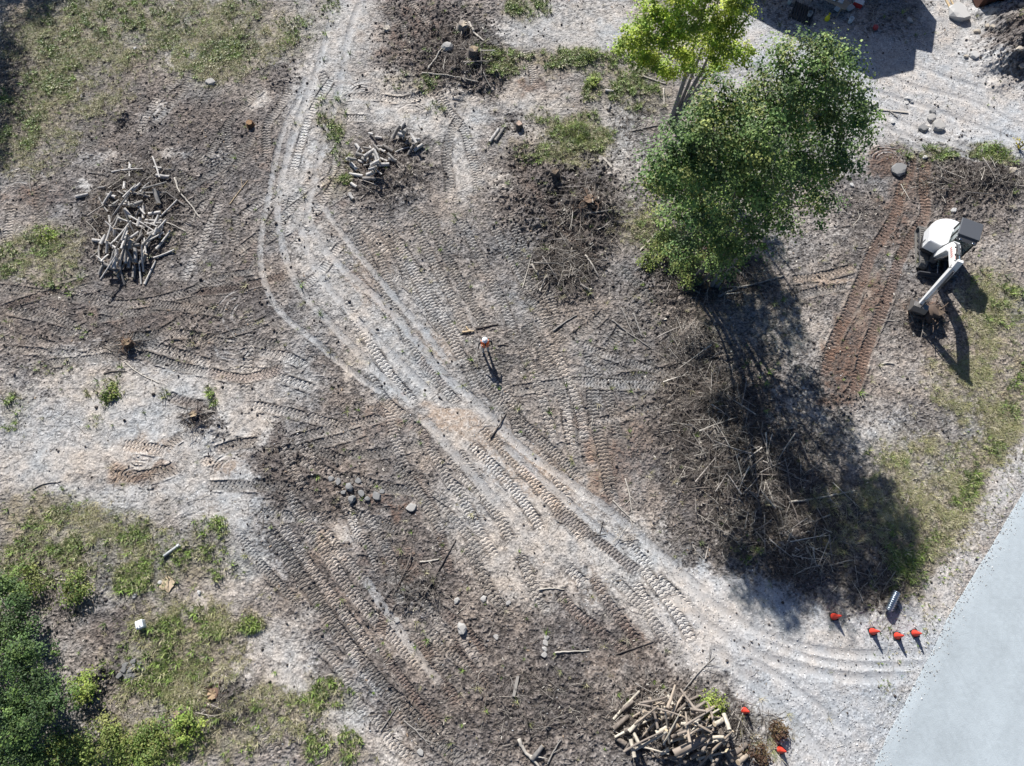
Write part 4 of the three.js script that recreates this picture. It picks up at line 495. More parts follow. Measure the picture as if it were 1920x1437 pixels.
for (const [a, r, tone, label, group, sh] of [
  [[329, 336, 338, 362, 358, 385, 374, 408], 0.055, 'pale', 'long bleached crooked branch lying beside the densest log heap', null, 1],
  [[880, 50, 889, 68, 907, 88], 0.085, 'pale', 'thick bleached broken limb leaning on the root heap', null, 0], [[792, 143, 840, 150, 897, 163], 0.045, 'pale', 'long straight pale pole lying across the foot of the root heap', null, 1],
  [[803, 136, 822, 112, 838, 90], 0.06, 'pale', 'bleached stick leaning against the round boulder', null, 0], [[808, 116, 820, 132, 834, 149], 0.05, 'dark', 'dark wet stick crossing the bleached stick by the boulder', null, 0], [[902, 103, 903, 130, 903, 153], 0.04, 'grey', 'grey stick standing in the shaded pit of the root heap', null, 0], [[907, 147, 912, 158, 921, 171], 0.04, 'grey', 'short grey stick below the shaded pit of the root heap', null, 0],
  [[1204, 142, 1225, 149, 1250, 157], 0.06, 'pale', 'peeled white pole lying under the yellow green tree', null, 0], [[1245, 165, 1245, 180, 1246, 198], 0.05, 'pale', 'short peeled white stick beside the yellow green tree trunk', null, 0], [[1181, 246, 1205, 241, 1234, 235], 0.05, 'grey', 'grey limb lying at the foot of the yellow green tree', null, 2],
  [[1097, 413, 1120, 411, 1146, 405], 0.05, 'grey', 'straight grey pole lying by the reddish root ball', null, 0], [[1044, 212, 1044, 235, 1045, 262], 0.025, 'pale', 'thin pale switch lying on dusty ground by the dark grass clump', null, 0], [[1200, 472, 1230, 440, 1268, 405], 0.05, 'pale', 'bare pale limb sticking out over the low leafy shrub', null, 3],
  [[1097, 485, 1107, 500, 1121, 520], 0.06, 'pale', 'thick pale limb lying right of the brush heap', 'pale limbs around the brush heap', 0], [[1087, 537, 1100, 545, 1113, 558], 0.06, 'grey', 'grey limb stub poking from the brush heap', 'limbs around the brush heap', 0], [[997, 496, 1003, 507, 1011, 518], 0.075, 'pale', 'stubby pale split limb on the brush heap', null, 0], [[980, 540, 988, 512, 997, 478], 0.03, 'pale', 'slender pale stick standing up the side of the brush heap', null, 0], [[1012, 548, 1019, 533, 1028, 516], 0.05, 'pale', 'pale stick jutting from the foot of the brush heap', null, 0], [[1056, 524, 1070, 522, 1089, 521], 0.05, 'grey', 'grey limb stub poking from the brush heap', 'limbs around the brush heap', 0],
  [[1037, 621, 1058, 606, 1081, 592], 0.045, 'grey', 'lone grey stick on cleat printed soil below the brush heap', null, 0], [[1187, 588, 1195, 608, 1204, 631], 0.06, 'grey', 'grey limb in the small tangle of poles', 'poles in the small tangle', 0], [[1147, 600, 1180, 625, 1221, 653], 0.04, 'grey', 'grey limb in the small tangle of poles', 'poles in the small tangle', 1], [[1165, 577, 1175, 600, 1190, 632], 0.04, 'grey', 'grey limb in the small tangle of poles', 'poles in the small tangle', 0],
  [[920, 821, 935, 800, 949, 776], 0.045, 'dark', 'dark wet stick lying across the pale haul road', null, 1], [[867, 624, 877, 623, 890, 622], 0.065, 'tan', 'fresh yellow split of wood near the worker', null, 0], [[874, 613, 878, 618, 883, 623], 0.04, 'tan', 'small fresh yellow splinter near the worker', null, 0], [[892, 617, 910, 614, 934, 609], 0.05, 'dark', 'dark bark strip beside the fresh yellow split of wood', null, 0], [[932, 649, 942, 648, 954, 650], 0.04, 'dark', 'short dark stick lying right beside the worker', null, 0],
  [[1149, 938, 1168, 958, 1192, 981], 0.035, 'pale', 'pale stick lying on the edge of the haul road bend', null, 1], [[1173, 897, 1180, 925, 1186, 962], 0.035, 'pale', 'thin pale forked stick beside the brick red cleat prints', null, 2],
  [[1477, 944, 1535, 935, 1602, 922], 0.06, 'pale', 'long straight pale log lying alone in the tree shade', null, 0], [[1360, 491, 1378, 506, 1399, 524], 0.085, 'grey', 'stout grey limb lying under the dark green trees', null, 0], [[1346, 557, 1380, 543, 1430, 531, 1468, 520], 0.065, 'grey', 'long crooked grey limb in the shade below the trees', null, 2], [[1653, 684, 1663, 682, 1674, 683], 0.05, 'pale', 'short bleached root beside the red cleat prints', null, 1],
  [[1433, 905, 1428, 926, 1422, 949], 0.03, 'pale', 'antler shaped bleached branch in the tree shade', 'antler branches in the shade', 2], [[1433, 907, 1441, 930, 1451, 957], 0.03, 'pale', 'antler shaped bleached branch in the tree shade', 'antler branches in the shade', 3], [[1430, 962, 1431, 1000, 1432, 1040], 0.035, 'pale', 'upright bleached sapling stem lying in the dark brush', null, 3], [[1693, 958, 1704, 930, 1718, 902], 0.025, 'pale', 'thin dry stalk lying on the roadside verge', 'stalks on the verge', 1], [[1680, 917, 1700, 906, 1721, 896], 0.025, 'pale', 'thin dry stalk lying on the roadside verge', 'stalks on the verge', 0],
  [[787, 1054, 804, 1053, 824, 1049], 0.045, 'pale', 'pale broken stick on brown cleat printed soil', null, 1], [[798, 1115, 825, 1065, 855, 1012], 0.045, 'dark', 'long dark pole lying across the torn soil ridge', null, 0], [[1010, 1106, 1032, 1104, 1058, 1106], 0.04, 'pale', 'pale root lying level across the cleat prints', null, 1], [[973, 1386, 981, 1405, 995, 1420, 1012, 1440], 0.085, 'pale', 'thick curved bleached limb near the road side log heap', null, 1], [[1027, 1432, 1040, 1405, 1052, 1387], 0.04, 'grey', 'grey stick lying between the curved limb and the log heap', null, 1], [[757, 1353, 780, 1372, 803, 1396], 0.035, 'grey', 'forked grey sapling lying on the rutted soil', null, 3], [[713, 1372, 728, 1350, 744, 1326], 0.03, 'grey', 'thin grey stick lying on dusty soil by the ruts', null, 0], [[1040, 1224, 1070, 1222, 1104, 1221], 0.04, 'pale', 'tan pole lying on the dark torn soil', null, 0], [[1153, 1228, 1188, 1216, 1224, 1204], 0.035, 'dark', 'dark pole lying on brown ruts above the log heap', null, 0], [[1279, 1295, 1300, 1270, 1338, 1232], 0.03, 'grey', 'bare grey sapling fallen on the gravel driveway', null, 5],
  [[430, 381, 446, 360, 464, 337], 0.03, 'tan', 'thin tan forked stick by the haul road', null, 1], [[163, 323, 180, 325, 202, 331], 0.03, 'grey', 'thin grey stick above the densest log heap', null, 0], [[54, 326, 55, 342, 57, 359], 0.035, 'grey', 'short grey stick on red brown soil', null, 0], [[112, 92, 122, 97, 132, 105], 0.03, 'pale', 'short pale stick in the dry grass', null, 0], [[108, 60, 109, 68, 110, 79], 0.045, 'grey', 'short grey stick standing out in the dry grass', null, 0], [[314, 420, 330, 426, 348, 434], 0.04, 'pale', 'pale stick at the edge of the densest log heap', null, 0], [[233, 678, 260, 700, 298, 719], 0.035, 'pale', 'pale forked sapling fallen by the uprooted stump', null, 2], [[195, 702, 212, 698, 238, 697], 0.03, 'dark', 'dark stick lying on dusty soil by the uprooted stump', null, 0], [[62, 918, 85, 908, 115, 904], 0.035, 'grey', 'grey stick lying at the edge of the dusty patch', null, 1], [[95, 1055, 130, 1050, 170, 1028], 0.04, 'dark', 'dark limb lying in the tall grass', null, 1], [[72, 1070, 100, 1085, 135, 1090], 0.03, 'pale', 'bare pale twiggy branch in the tall grass', null, 4], [[500, 785, 506, 793, 513, 802], 0.03, 'pale', 'short pale stick on dust by the cleat prints', null, 0], [[1690, 345, 1698, 360, 1706, 375], 0.03, 'pale', 'pale root lying across the red cleat prints', null, 1], [[1600, 464, 1612, 466, 1624, 464], 0.03, 'grey', 'grey stick beside the red cleat prints', null, 0],
]) branch(line4(a), r, tone, label, group, sh ?? 0);
// ---------------------------------------------------------------- logs
const barkTones = [[0.3, 0.265, 0.225], [0.4, 0.36, 0.3], [0.18, 0.15, 0.125], [0.33, 0.27, 0.21], [0.47, 0.42, 0.34], [0.24, 0.2, 0.165]];
const greyTones = [[0.3, 0.285, 0.265], [0.41, 0.39, 0.365], [0.2, 0.185, 0.17], [0.5, 0.475, 0.44], [0.25, 0.235, 0.215]];
function logGeo(len, r, bend, flare, tones = barkTones) {                                 // round billet along x, sawn ends of their own colour, mottled bark
  const n = 10, rings = 6, pos = [], col = [], idx = [], tone = tones[Math.floor(rnd() * tones.length)], cut = [[0.56, 0.43, 0.28], [0.48, 0.4, 0.3], [0.62, 0.5, 0.34]][Math.floor(rnd() * 3)], ph = rr(0, 99);
  const ring = (i) => { const t = i / rings; return [(t - 0.5) * len, Math.sin(t * Math.PI) * bend, r * (1 + flare * (0.5 - t))]; };
  for (let i = 0; i <= rings; i++) { const [x, b, q] = ring(i); for (let k = 0; k < n; k++) { const a = k / n * 6.2832, w = q * (0.88 + 0.24 * vn(ph + i * 0.7, k * 0.9)); pos.push(x, Math.cos(a) * w, b + Math.sin(a) * w); const m = 0.5 + 0.95 * vn(ph + i * 1.9, k * 1.4 + 3); col.push(tone[0] * m, tone[1] * m, tone[2] * m); } }
  for (let i = 0; i < rings; i++) for (let k = 0; k < n; k++) { const a = i * n + k, b = i * n + (k + 1) % n; idx.push(a, a + n, b, b, a + n, b + n); }
  for (const i of [0, rings]) { const o = pos.length / 3, [x, b] = ring(i); pos.push(x + (i ? 0.004 : -0.004), 0, b); col.push(...cut.map((c) => c * 0.8)); for (let k = 0; k < n; k++) { pos.push(pos[(i * n + k) * 3], pos[(i * n + k) * 3 + 1], pos[(i * n + k) * 3 + 2]); col.push(...cut); } for (let k = 0; k < n; k++) i ? idx.push(o, o + 1 + k, o + 1 + (k + 1) % n) : idx.push(o, o + 1 + (k + 1) % n, o + 1 + k); }
  const g = new THREE.BufferGeometry(); g.setAttribute('position', new THREE.Float32BufferAttribute(pos, 3)); g.setAttribute('color', new THREE.Float32BufferAttribute(col, 3)); g.setIndex(idx); g.computeVertexNormals(); return g;
}
const logM = std(white, 0.92, { vertexColors: true });
const SHORT = [], LONG = [];
for (let k = 0; k < 9; k++) SHORT.push({ g: logGeo(1, 0.16, rr(-0.05, 0.05), rr(0, 0.2)), r: 0.16 });
for (let k = 0; k < 7; k++) LONG.push({ g: logGeo(1, 0.05, rr(-0.06, 0.06), rr(0.1, 0.6)), r: 0.05 });
for (let k = 0; k < 9; k++) SHORT.push({ g: logGeo(1, 0.16, rr(-0.05, 0.05), rr(0, 0.2), greyTones), r: 0.16 });
for (let k = 0; k < 7; k++) LONG.push({ g: logGeo(1, 0.05, rr(-0.06, 0.06), rr(0.1, 0.6), greyTones), r: 0.05 });
const logProto = [...SHORT, ...LONG].map((v) => { const m = new THREE.Mesh(v.g, logM); return { ...v, m }; });
// heights over a patch of ground as the logs drop on it
function heap(px, py, rx, ry) {
  const [cx, cz] = at(px, py), [mx, mz] = mpp(px, py), a = rx * mx, b = ry * mz, st = 0.06, n = Math.ceil((a + 1.6) * 2 / st), m = Math.ceil((b + 1.6) * 2 / st), H = new Float32Array(n * m), ox = cx - a - 1.6, oz = cz - b - 1.6;
  for (let j = 0; j < m; j++) for (let i = 0; i < n; i++) H[j * n + i] = groundY(ox + i * st, oz + j * st);
  const get = (x, z) => H[clamp(Math.round((z - oz) / st), 0, m - 1) * n + clamp(Math.round((x - ox) / st), 0, n - 1)];
  return { cx, cz, a, b,
    drop(o, x, z, yaw, len, r, label, group) {
      const cu = Math.cos(yaw), su = Math.sin(yaw), K = 12, hs = [];
      for (let k = 0; k <= K; k++) { const t = (k / K - 0.5) * len; hs.push([t, Math.max(get(x + cu * t, z - su * t), get(x + cu * t + su * r * 0.6, z - su * t + cu * r * 0.6), get(x + cu * t - su * r * 0.6, z - su * t - cu * r * 0.6))]); }
      let A = hs[0], B = hs[K]; for (const h of hs) { if (h[0] <= 0 && h[1] > A[1]) A = h; if (h[0] >= 0 && h[1] > B[1]) B = h; }
      let s = B[0] - A[0] > 0.05 ? (B[1] - A[1]) / (B[0] - A[0]) : 0; s = clamp(s, -0.7, 0.7);
      let y0 = -9; for (const [t, h] of hs) y0 = Math.max(y0, h - s * t); y0 -= r * 0.22;
      const q = new THREE.Quaternion().setFromEuler(new THREE.Euler(rr(0, 6.28), 0, 0)).premultiply(new THREE.Quaternion().setFromEuler(new THREE.Euler(0, yaw, Math.atan(s), 'YZX')));
      const c = o.m.clone(); c.name = numbered('log'); c.quaternion.copy(q); c.scale.set(len, r / o.r, r / o.r); c.position.set(x, y0 + r, z); scene.add(c); tag(c, label, 'log', group);
      for (let k = 0; k <= K * 2; k++) { const t = (k / K / 2 - 0.5) * len * Math.cos(Math.atan(s)); for (let d = -r; d <= r; d += st * 0.8) { const xx = x + cu * t + su * d, zz = z - su * t + cu * d, i = clamp(Math.round((zz - oz) / st), 0, m - 1) * n + clamp(Math.round((xx - ox) / st), 0, n - 1); H[i] = Math.max(H[i], y0 + s * t + r + Math.sqrt(Math.max(0, r * r - d * d))); } }
      return c;
    } };
}
function fill(h, n, label, group, o = {}) {
  for (let k = 0; k < n; k++) {
    const a = rr(0, 6.28), q = Math.pow(rnd(), 0.75), x = h.cx + Math.cos(a) * h.a * q, z = h.cz + Math.sin(a) * h.b * q, long = rnd() < (o.long ?? 0.35), p = long ? logProto[SHORT.length + (o.tan ? 0 : 7) + Math.floor(rnd() * 7)] : logProto[(o.tan ? 0 : 9) + Math.floor(rnd() * 9)];
    const len = long ? rr(0.9, o.max ?? 2.1) : rr(0.45, 0.95), r = long ? rr(0.035, 0.065) : rr(0.06, 0.12) * (o.fat ?? 1), yaw = o.yaw === undefined || rnd() < 0.35 ? rr(0, 3.14) : R(o.yaw) + gauss() * 0.5;
    h.drop(p, x, z, yaw, len, r, label, group);
  }
}
const hA = heap(250, 470, 66, 66), hB = heap(255, 375, 92, 64);
fill(hB, 42, 'short grey log half buried in the upper dirt end of the densest log heap', 'logs in the upper end of the densest heap', { long: 0.4 });
fill(hA, 70, 'grey log stacked in the lower, tight end of the densest log heap', 'logs in the lower end of the densest heap', { long: 0.45, yaw: 75, max: 1.8 });
fill(heap(698, 305, 46, 52), 34, 'short grey billet in the loose log heap beside the haul road', 'billets in the loose heap', { long: 0.22, yaw: -30, max: 1.6, fat: 1.05 });
fill(heap(760, 268, 42, 26), 12, 'grey billet spilled at the upper edge of the loose log heap', 'billets spilled from the loose heap', { long: 0.2, max: 1.4, yaw: 40, fat: 1.2 });
const hC = heap(1255, 1362, 112, 62);
fill(hC, 104, 'tan barked log in the big heap beside the gravel driveway', 'logs in the heap by the driveway', { long: 0.5, fat: 0.92, max: 2.1, yaw: 25, tan: 1 });
fill(heap(1330, 1410, 70, 40), 18, 'tan barked log at the driveway end of the big heap', 'logs at the end of the driveway heap', { long: 0.3, fat: 1.1, yaw: 30, tan: 1 });
for (const [x, y, len, r, yaw, label, fat] of [
  [1280, 1390, 1.55, 0.16, 27, 'thickest pale log lying on top of the driveway heap', 1], [1382, 1406, 0.95, 0.12, 32, 'lone tan log rolled off the driveway heap into dry weeds', 1], [927, 255, 1.15, 0.1, 60, 'grey log lying side by side with its twin near the sawn stump', 0], [937, 253, 1.1, 0.095, 61, 'slimmer grey log lying beside its twin near the sawn stump', 0], [1142, 171, 0.55, 0.09, 0, 'short pale billet lying in weeds by the yellow green tree', 0], [1142, 201, 0.45, 0.09, 65, 'short grey billet lying on dust by the weeds', 0], [156, 369, 0.75, 0.1, 15, 'grey log lying alone beside the bare dust spot', 0], [186, 456, 0.5, 0.1, -8, 'short grey billet rolled away from the densest log heap', 0], [146, 170, 0.45, 0.08, 105, 'short pale billet standing out at the grass edge', 0], [153, 181, 0.3, 0.07, 100, 'smallest pale billet at the grass edge', 0], [246, 317, 0.4, 0.09, 95, 'pale billet at the very top of the densest log heap', 0], [1008, 1411, 0.75, 0.1, 48, 'grey log lying beside the curved bleached limb', 0], [755, 238, 0.5, 0.1, 60, 'grey billet above the loose log heap', 0], [788, 238, 0.45, 0.08, -65, 'pale billet at the far edge of the loose log heap', 0], [660, 372, 0.5, 0.1, -60, 'grey billet below the loose log heap', 0], [665, 352, 0.5, 0.09, -40, 'short grey billet at the foot of the loose log heap', 0],
]) { const h = fat ? (y > 1395 && x > 1350 ? heap(x, y, 5, 5) : hC) : heap(x, y, 5, 5), [a, b] = at(x, y), p = logProto[(x > 1200 ? 0 : 9) + (x + y) % 9]; h.drop(p, a, b, R(yaw), len, r, label, null); }

// ---------------------------------------------------------------- stones
function rockGeo(s, flat) { const g = mergeVertices(new THREE.IcosahedronGeometry(1, 1).deleteAttribute('uv').deleteAttribute('normal')), p = g.attributes.position; for (let i = 0; i < p.count; i++) { const v = V(p.getX(i), p.getY(i), p.getZ(i)), f = 0.62 + 0.6 * vn(v.x * 1.6 + s, v.y * 1.6 + v.z * 1.9 + s * 3) + 0.3 * vn(v.x * 5 + s, v.z * 5 + v.y * 4); v.multiplyScalar(f); v.y = Math.max(-0.5, Math.min(flat, v.y)); p.setXYZ(i, v.x, v.y, v.z); } const n = g.toNonIndexed(); n.computeVertexNormals(); return toCreasedNormals(n, 0.12); }
const ROCKS = [0, 1, 2, 3, 4].map((k) => rockGeo(k * 7.3, [0.9, 0.55, 0.4, 0.7, 0.5][k])), rockTex = (() => { const N = 256, c = new Uint8Array(N * N * 4); for (let i = 0; i < N * N; i++) { const x = i % N, y = i / N | 0, v = 200 + 90 * (fbm(x * 0.05, y * 0.05, 4) - 0.5) + 40 * (TILE[(x * 31 + y * 77) & 65535] - 0.5); c[i * 4] = c[i * 4 + 1] = c[i * 4 + 2] = clamp(v, 0, 255); c[i * 4 + 3] = 255; } const t = new THREE.DataTexture(c, N, N); t.wrapS = t.wrapT = THREE.RepeatWrapping; t.magFilter = THREE.LinearFilter; t.needsUpdate = true; return t; })();
const stoneM = { pale: std(lin(0.36, 0.345, 0.32), 0.95), grey: std(lin(0.22, 0.217, 0.21), 0.95), dark: std(lin(0.17, 0.168, 0.162), 0.95), white: std(lin(0.45, 0.44, 0.42), 0.95), buff: std(lin(0.42, 0.37, 0.3), 0.9) };
function rock(px, py, r, tone, label, group, v = 0, name = 'rock', hgt = 1) {
  const [x, z] = at(px, py), k = v % 5, m = mesh(name, ROCKS[k], stoneM[tone]); m.position.set(x, groundY(x, z) + r * 0.28 * hgt, z); m.rotation.y = rr(0, 6.28); m.scale.set(r * rr(0.9, 1.15), r * hgt * 0.8, r * rr(0.8, 1.1));
  return tag(m, label, name === 'boulder' ? 'boulder' : 'rock', group);
}
rock(840, 101, 0.32, 'pale', 'round pale boulder resting on the root heap', null, 0, 'boulder', 1.2);
rock(867, 1178, 0.26, 'pale', 'pale angular boulder on brown soil right of the ruts', null, 3, 'boulder');
rock(1683, 320, 0.46, 'grey', 'broad flat grey boulder beside the swirl of red soil', null, 1, 'boulder', 0.6);
rock(397, 157, 0.3, 'pale', 'flat pale wedge of rock between the two cleat prints', null, 2);
rock(1758, 239, 0.36, 'pale', 'largest squared pale rock by the yard gravel', null, 4); rock(1745, 223, 0.26, 'pale', 'squared pale rock just above the largest one', null, 1); rock(1731, 241, 0.26, 'grey', 'thin grey upright rock beside the largest squared one', null, 2); rock(1748, 212, 0.2, 'grey', 'small dark rock on top of the rubble by the yard gravel', null, 3);
for (const [x, y, r, k] of [[1612, 166, 0.17, 0], [1619, 167, 0.15, 1], [1628, 163, 0.14, 2], [1703, 186, 0.2, 3], [1700, 193, 0.12, 4], [1710, 192, 0.12, 0], [1674, 229, 0.16, 1], [1705, 40, 0.2, 1], [1701, 77, 0.1, 0]]) rock(x, y, r, 'white', 'small whitish stone on the yard gravel near the green trees', 'whitish stones in the yard', k);
rock(1636, 196, 0.36, 'white', 'flat pale slab beside the tip of the green crown', null, 2, 'rock', 0.4);
rock(1796, 27, 0.62, 'white', 'big pale broken concrete block by the loose lumber', null, 4, 'boulder', 0.95);
rock(1824, 108, 0.26, 'white', 'whitish rock on the white dust by the soil heap', null, 1);
for (const [x, y, r, k] of [[1832, 62, 0.2, 0], [1843, 60, 0.18, 1], [1850, 66, 0.16, 2], [1811, 108, 0.14, 3], [1903, 138, 0.2, 4], [1887, 122, 0.18, 0], [1893, 38, 0.2, 1]]) rock(x, y, r, 'buff', 'buff stone at the foot of the soil heap', 'stones at the soil heap', k);
rock(1733, 297, 0.14, 'white', 'small white stone beside the red cleat prints', null, 0); rock(1597, 347, 0.12, 'white', 'lone white stone below the green crown', null, 1); rock(1787, 396, 0.16, 'white', 'white stone just behind the excavator', null, 2); rock(1892, 326, 0.27, 'buff', 'buff stone beside the leafy weed', null, 3);
for (const [x, y, r, k] of [[655, 915, 0.2, 0], [678, 926, 0.16, 1], [706, 931, 0.22, 2], [660, 938, 0.22, 3], [672, 902, 0.13, 4], [690, 936, 0.13, 0], [645, 925, 0.14, 1], [635, 905, 0.18, 2], [622, 900, 0.14, 3], [716, 922, 0.12, 4]]) rock(x, y, r, 'grey', 'grey rubble stone in the rubble strip above the puddle red soil', 'rubble strip stones', k);
rock(771, 953, 0.22, 'pale', 'pale stone at the end of the rubble strip', null, 2);
for (const [x, y, r, k] of [[906, 1123, 0.14, 0], [953, 1131, 0.12, 1], [1023, 1206, 0.12, 2], [1021, 1217, 0.13, 3], [1020, 1228, 0.12, 4], [1024, 1197, 0.11, 0], [788, 1411, 0.14, 1], [744, 1163, 0.13, 2], [856, 1127, 0.14, 3], [930, 1195, 0.12, 4]]) rock(x, y, r, 'pale', 'pale stone on the brown torn soil between the ruts', 'stones between the ruts', k, 'rock', 0.8);
for (let k = 0; k < 26; k++) { const a = rr(0, 6.28), q = Math.sqrt(rnd()); rock(252 + Math.cos(a) * 30 * q, 1258 + Math.sin(a) * 19 * q, rr(0.07, 0.15), 'dark', 'dark grey stone in the small stone heap by the grass', 'small stone heap', k); }
for (const [x, y] of [[252, 1118], [300, 1092], [253, 92], [373, 1111]]) rock(x, y, 0.11, 'white', 'tiny white stone lying in the grass', 'tiny white stones', x % 5);

// ---------------------------------------------------------------- stumps and torn-up roots
function stump(px, py, r, h, roots, label, o = {}) {
  const [x, z] = at(px, py), g = base('stump', x, groundY(x, z) - 0.05, z, rr(0, 6)), n = 14, seg = [];
  const bark = std(lin(...(o.bark ?? [0.12, 0.1, 0.085])), 0.97), cut = std(white, 0.92, { vertexColors: true }), cc = o.cut ?? [0.4, 0.31, 0.2];
  const tilt = o.wild ? V(gauss() * 0.35, 0, gauss() * 0.35) : V(gauss() * 0.05, 0, gauss() * 0.05), prof = []; for (let i = 0; i <= 6; i++) { const t = i / 6; prof.push(V(tilt.x * t * h, t * h, tilt.z * t * h)); }
  const tr = limb(prof, prof.map((_, i) => r * (1 + 0.7 * Math.pow(1 - i / 6, 3))), n), tp = tr.attributes.position, ph = px * 0.13;
  for (let i = 0; i < tp.count; i++) { const f = 0.72 + 0.56 * vn(Math.atan2(tp.getZ(i), tp.getX(i)) * 2.2 + ph, tp.getY(i) * 5); tp.setX(i, tp.getX(i) * f); tp.setZ(i, tp.getZ(i) * f); } tr.computeVertexNormals();
  mesh('trunk', tr, bark, g);
  // the sawn or torn face: splintered, grained, dusted with soil
  const pos = [], col = [], m = 18; for (let i = 0; i < m; i++) for (const [q, k] of [[0, i], [1, i], [1, i + 1], [0, i], [1, i + 1], [1, i + 1]].slice(0, 3)) { const a = k / m * 6.2832, w = q * r * (0.62 + 0.5 * vn((k % m) * 0.9 + ph, 4)); pos.push(prof[6].x + Math.sin(a) * w, h + 0.012 + (o.wild ? (vn((k % m) * 1.7 + ph, 9) - 0.3) * 0.12 * q : 0), prof[6].z + Math.cos(a) * w); const v = 0.45 + 0.75 * vn(k * 1.3 + ph, q * 3); col.push(cc[0] * v, cc[1] * v, cc[2] * v); }
  const fg = new THREE.BufferGeometry(); fg.setAttribute('position', new THREE.Float32BufferAttribute(pos, 3)); fg.setAttribute('color', new THREE.Float32BufferAttribute(col, 3)); fg.computeVertexNormals(); mesh('sawn_face', fg, cut, g);
  const nr = Math.round(roots * 1.6);
  for (let k = 0; k < nr; k++) { const a = k / nr * 6.28 + gauss() * 0.4, l = r * rr(1.2, 3.6) * (o.spread ?? 1), up = o.wild ? rr(-0.2, 0.6) : rr(-0.2, 0.0), pts = [], tw = gauss() * 1.1; for (let i = 0; i <= 5; i++) { const t = i / 5, b = a + t * t * tw; pts.push(V(Math.cos(b) * (r * 0.5 + l * t), Math.max(0.0, h * 0.35 * (1 - t) + up * l * t + gauss() * 0.03), Math.sin(b) * (r * 0.5 + l * t))); } const q = r * rr(0.09, 0.24); mesh('root', limb(pts, pts.map((_, i) => q * (1 - i / 5.6)), 5), bark, g); }
  return tag(g, label, 'stump');
}
stump(973, 238, 0.2, 0.45, 7, 'sawn stump with pink tan face near the twin logs', { cut: [0.5, 0.37, 0.29] });
stump(1038, 338, 0.24, 0.5, 9, 'tall dark stump standing in the dug pit', { wild: 1, cut: [0.16, 0.12, 0.085] });
stump(1103, 392, 0.3, 0.35, 14, 'upturned stump with reddish torn roots', { wild: 1, bark: [0.15, 0.1, 0.07], cut: [0.2, 0.135, 0.09], spread: 1.0 });
stump(866, 62, 0.3, 0.5, 10, 'splintered stump with bleached torn wood on the root heap', { wild: 1, bark: [0.3, 0.26, 0.22], cut: [0.55, 0.47, 0.36] });
stump(885, 120, 0.32, 0.6, 12, 'upturned root plate facing the shaded pit', { wild: 1, spread: 1.3 });
stump(725, 55, 0.2, 0.2, 6, 'small bleached stump fragment on red brown soil', { wild: 1, bark: [0.4, 0.36, 0.31], cut: [0.6, 0.55, 0.46] });
stump(245, 648, 0.22, 0.35, 10, 'uprooted stump with orange torn face on dark soil', { wild: 1, bark: [0.14, 0.09, 0.06], cut: [0.25, 0.18, 0.11] });
stump(403, 1303, 0.25, 0.35, 9, 'stump with freshly split orange wood in the weeds', { wild: 1, bark: [0.16, 0.1, 0.07], cut: [0.42, 0.3, 0.18] });
stump(338, 1342, 0.2, 0.35, 8, 'low brown stump among weeds beside the dense shrub', { wild: 1 });
stump(1738, 596, 0.34, 0.5, 14, 'freshly dug root ball under the excavator bucket', { wild: 1, bark: [0.1, 0.072, 0.056], cut: [0.14, 0.1, 0.07], spread: 1.1 });
stump(372, 782, 0.22, 0.3, 12, 'small root clump on the bright dusty patch', { wild: 1, bark: [0.1, 0.08, 0.07] });
stump(470, 236, 0.2, 0.3, 7, 'small burnt orange stump beside a little pit', { bark: [0.15, 0.08, 0.04], cut: [0.3, 0.18, 0.09] });
// ---------------------------------------------------------------- trees and shrubs
function leafGeo(l, w, fold) {                                         // one leaf, folded along its rib
  const g = new THREE.BufferGeometry();
  g.setAttribute('position', new THREE.Float32BufferAttribute([0, 0, 0, w, fold, l * 0.38, 0, 0, l * 0.45, -w, fold, l * 0.38, 0, -fold, l, w * 0.72, fold * 0.6, l * 0.72, -w * 0.72, fold * 0.6, l * 0.72], 3));
  g.setIndex([0, 2, 1, 0, 3, 2, 1, 2, 5, 2, 4, 5, 3, 6, 2, 2, 6, 4]); g.computeVertexNormals(); return g;
}
const LEAF = leafGeo(0.115, 0.046, 0.014), SMALL = leafGeo(0.095, 0.033, 0.011);
const leafM = new THREE.MeshPhysicalMaterial({ color: white, roughness: 0.58, transmission: 0.36, thickness: 0, side: THREE.DoubleSide, specularIntensity: 0.5 });
const barkM = std(lin(0.13, 0.115, 0.1), 0.95), barkPale = std(lin(0.24, 0.22, 0.2), 0.92);
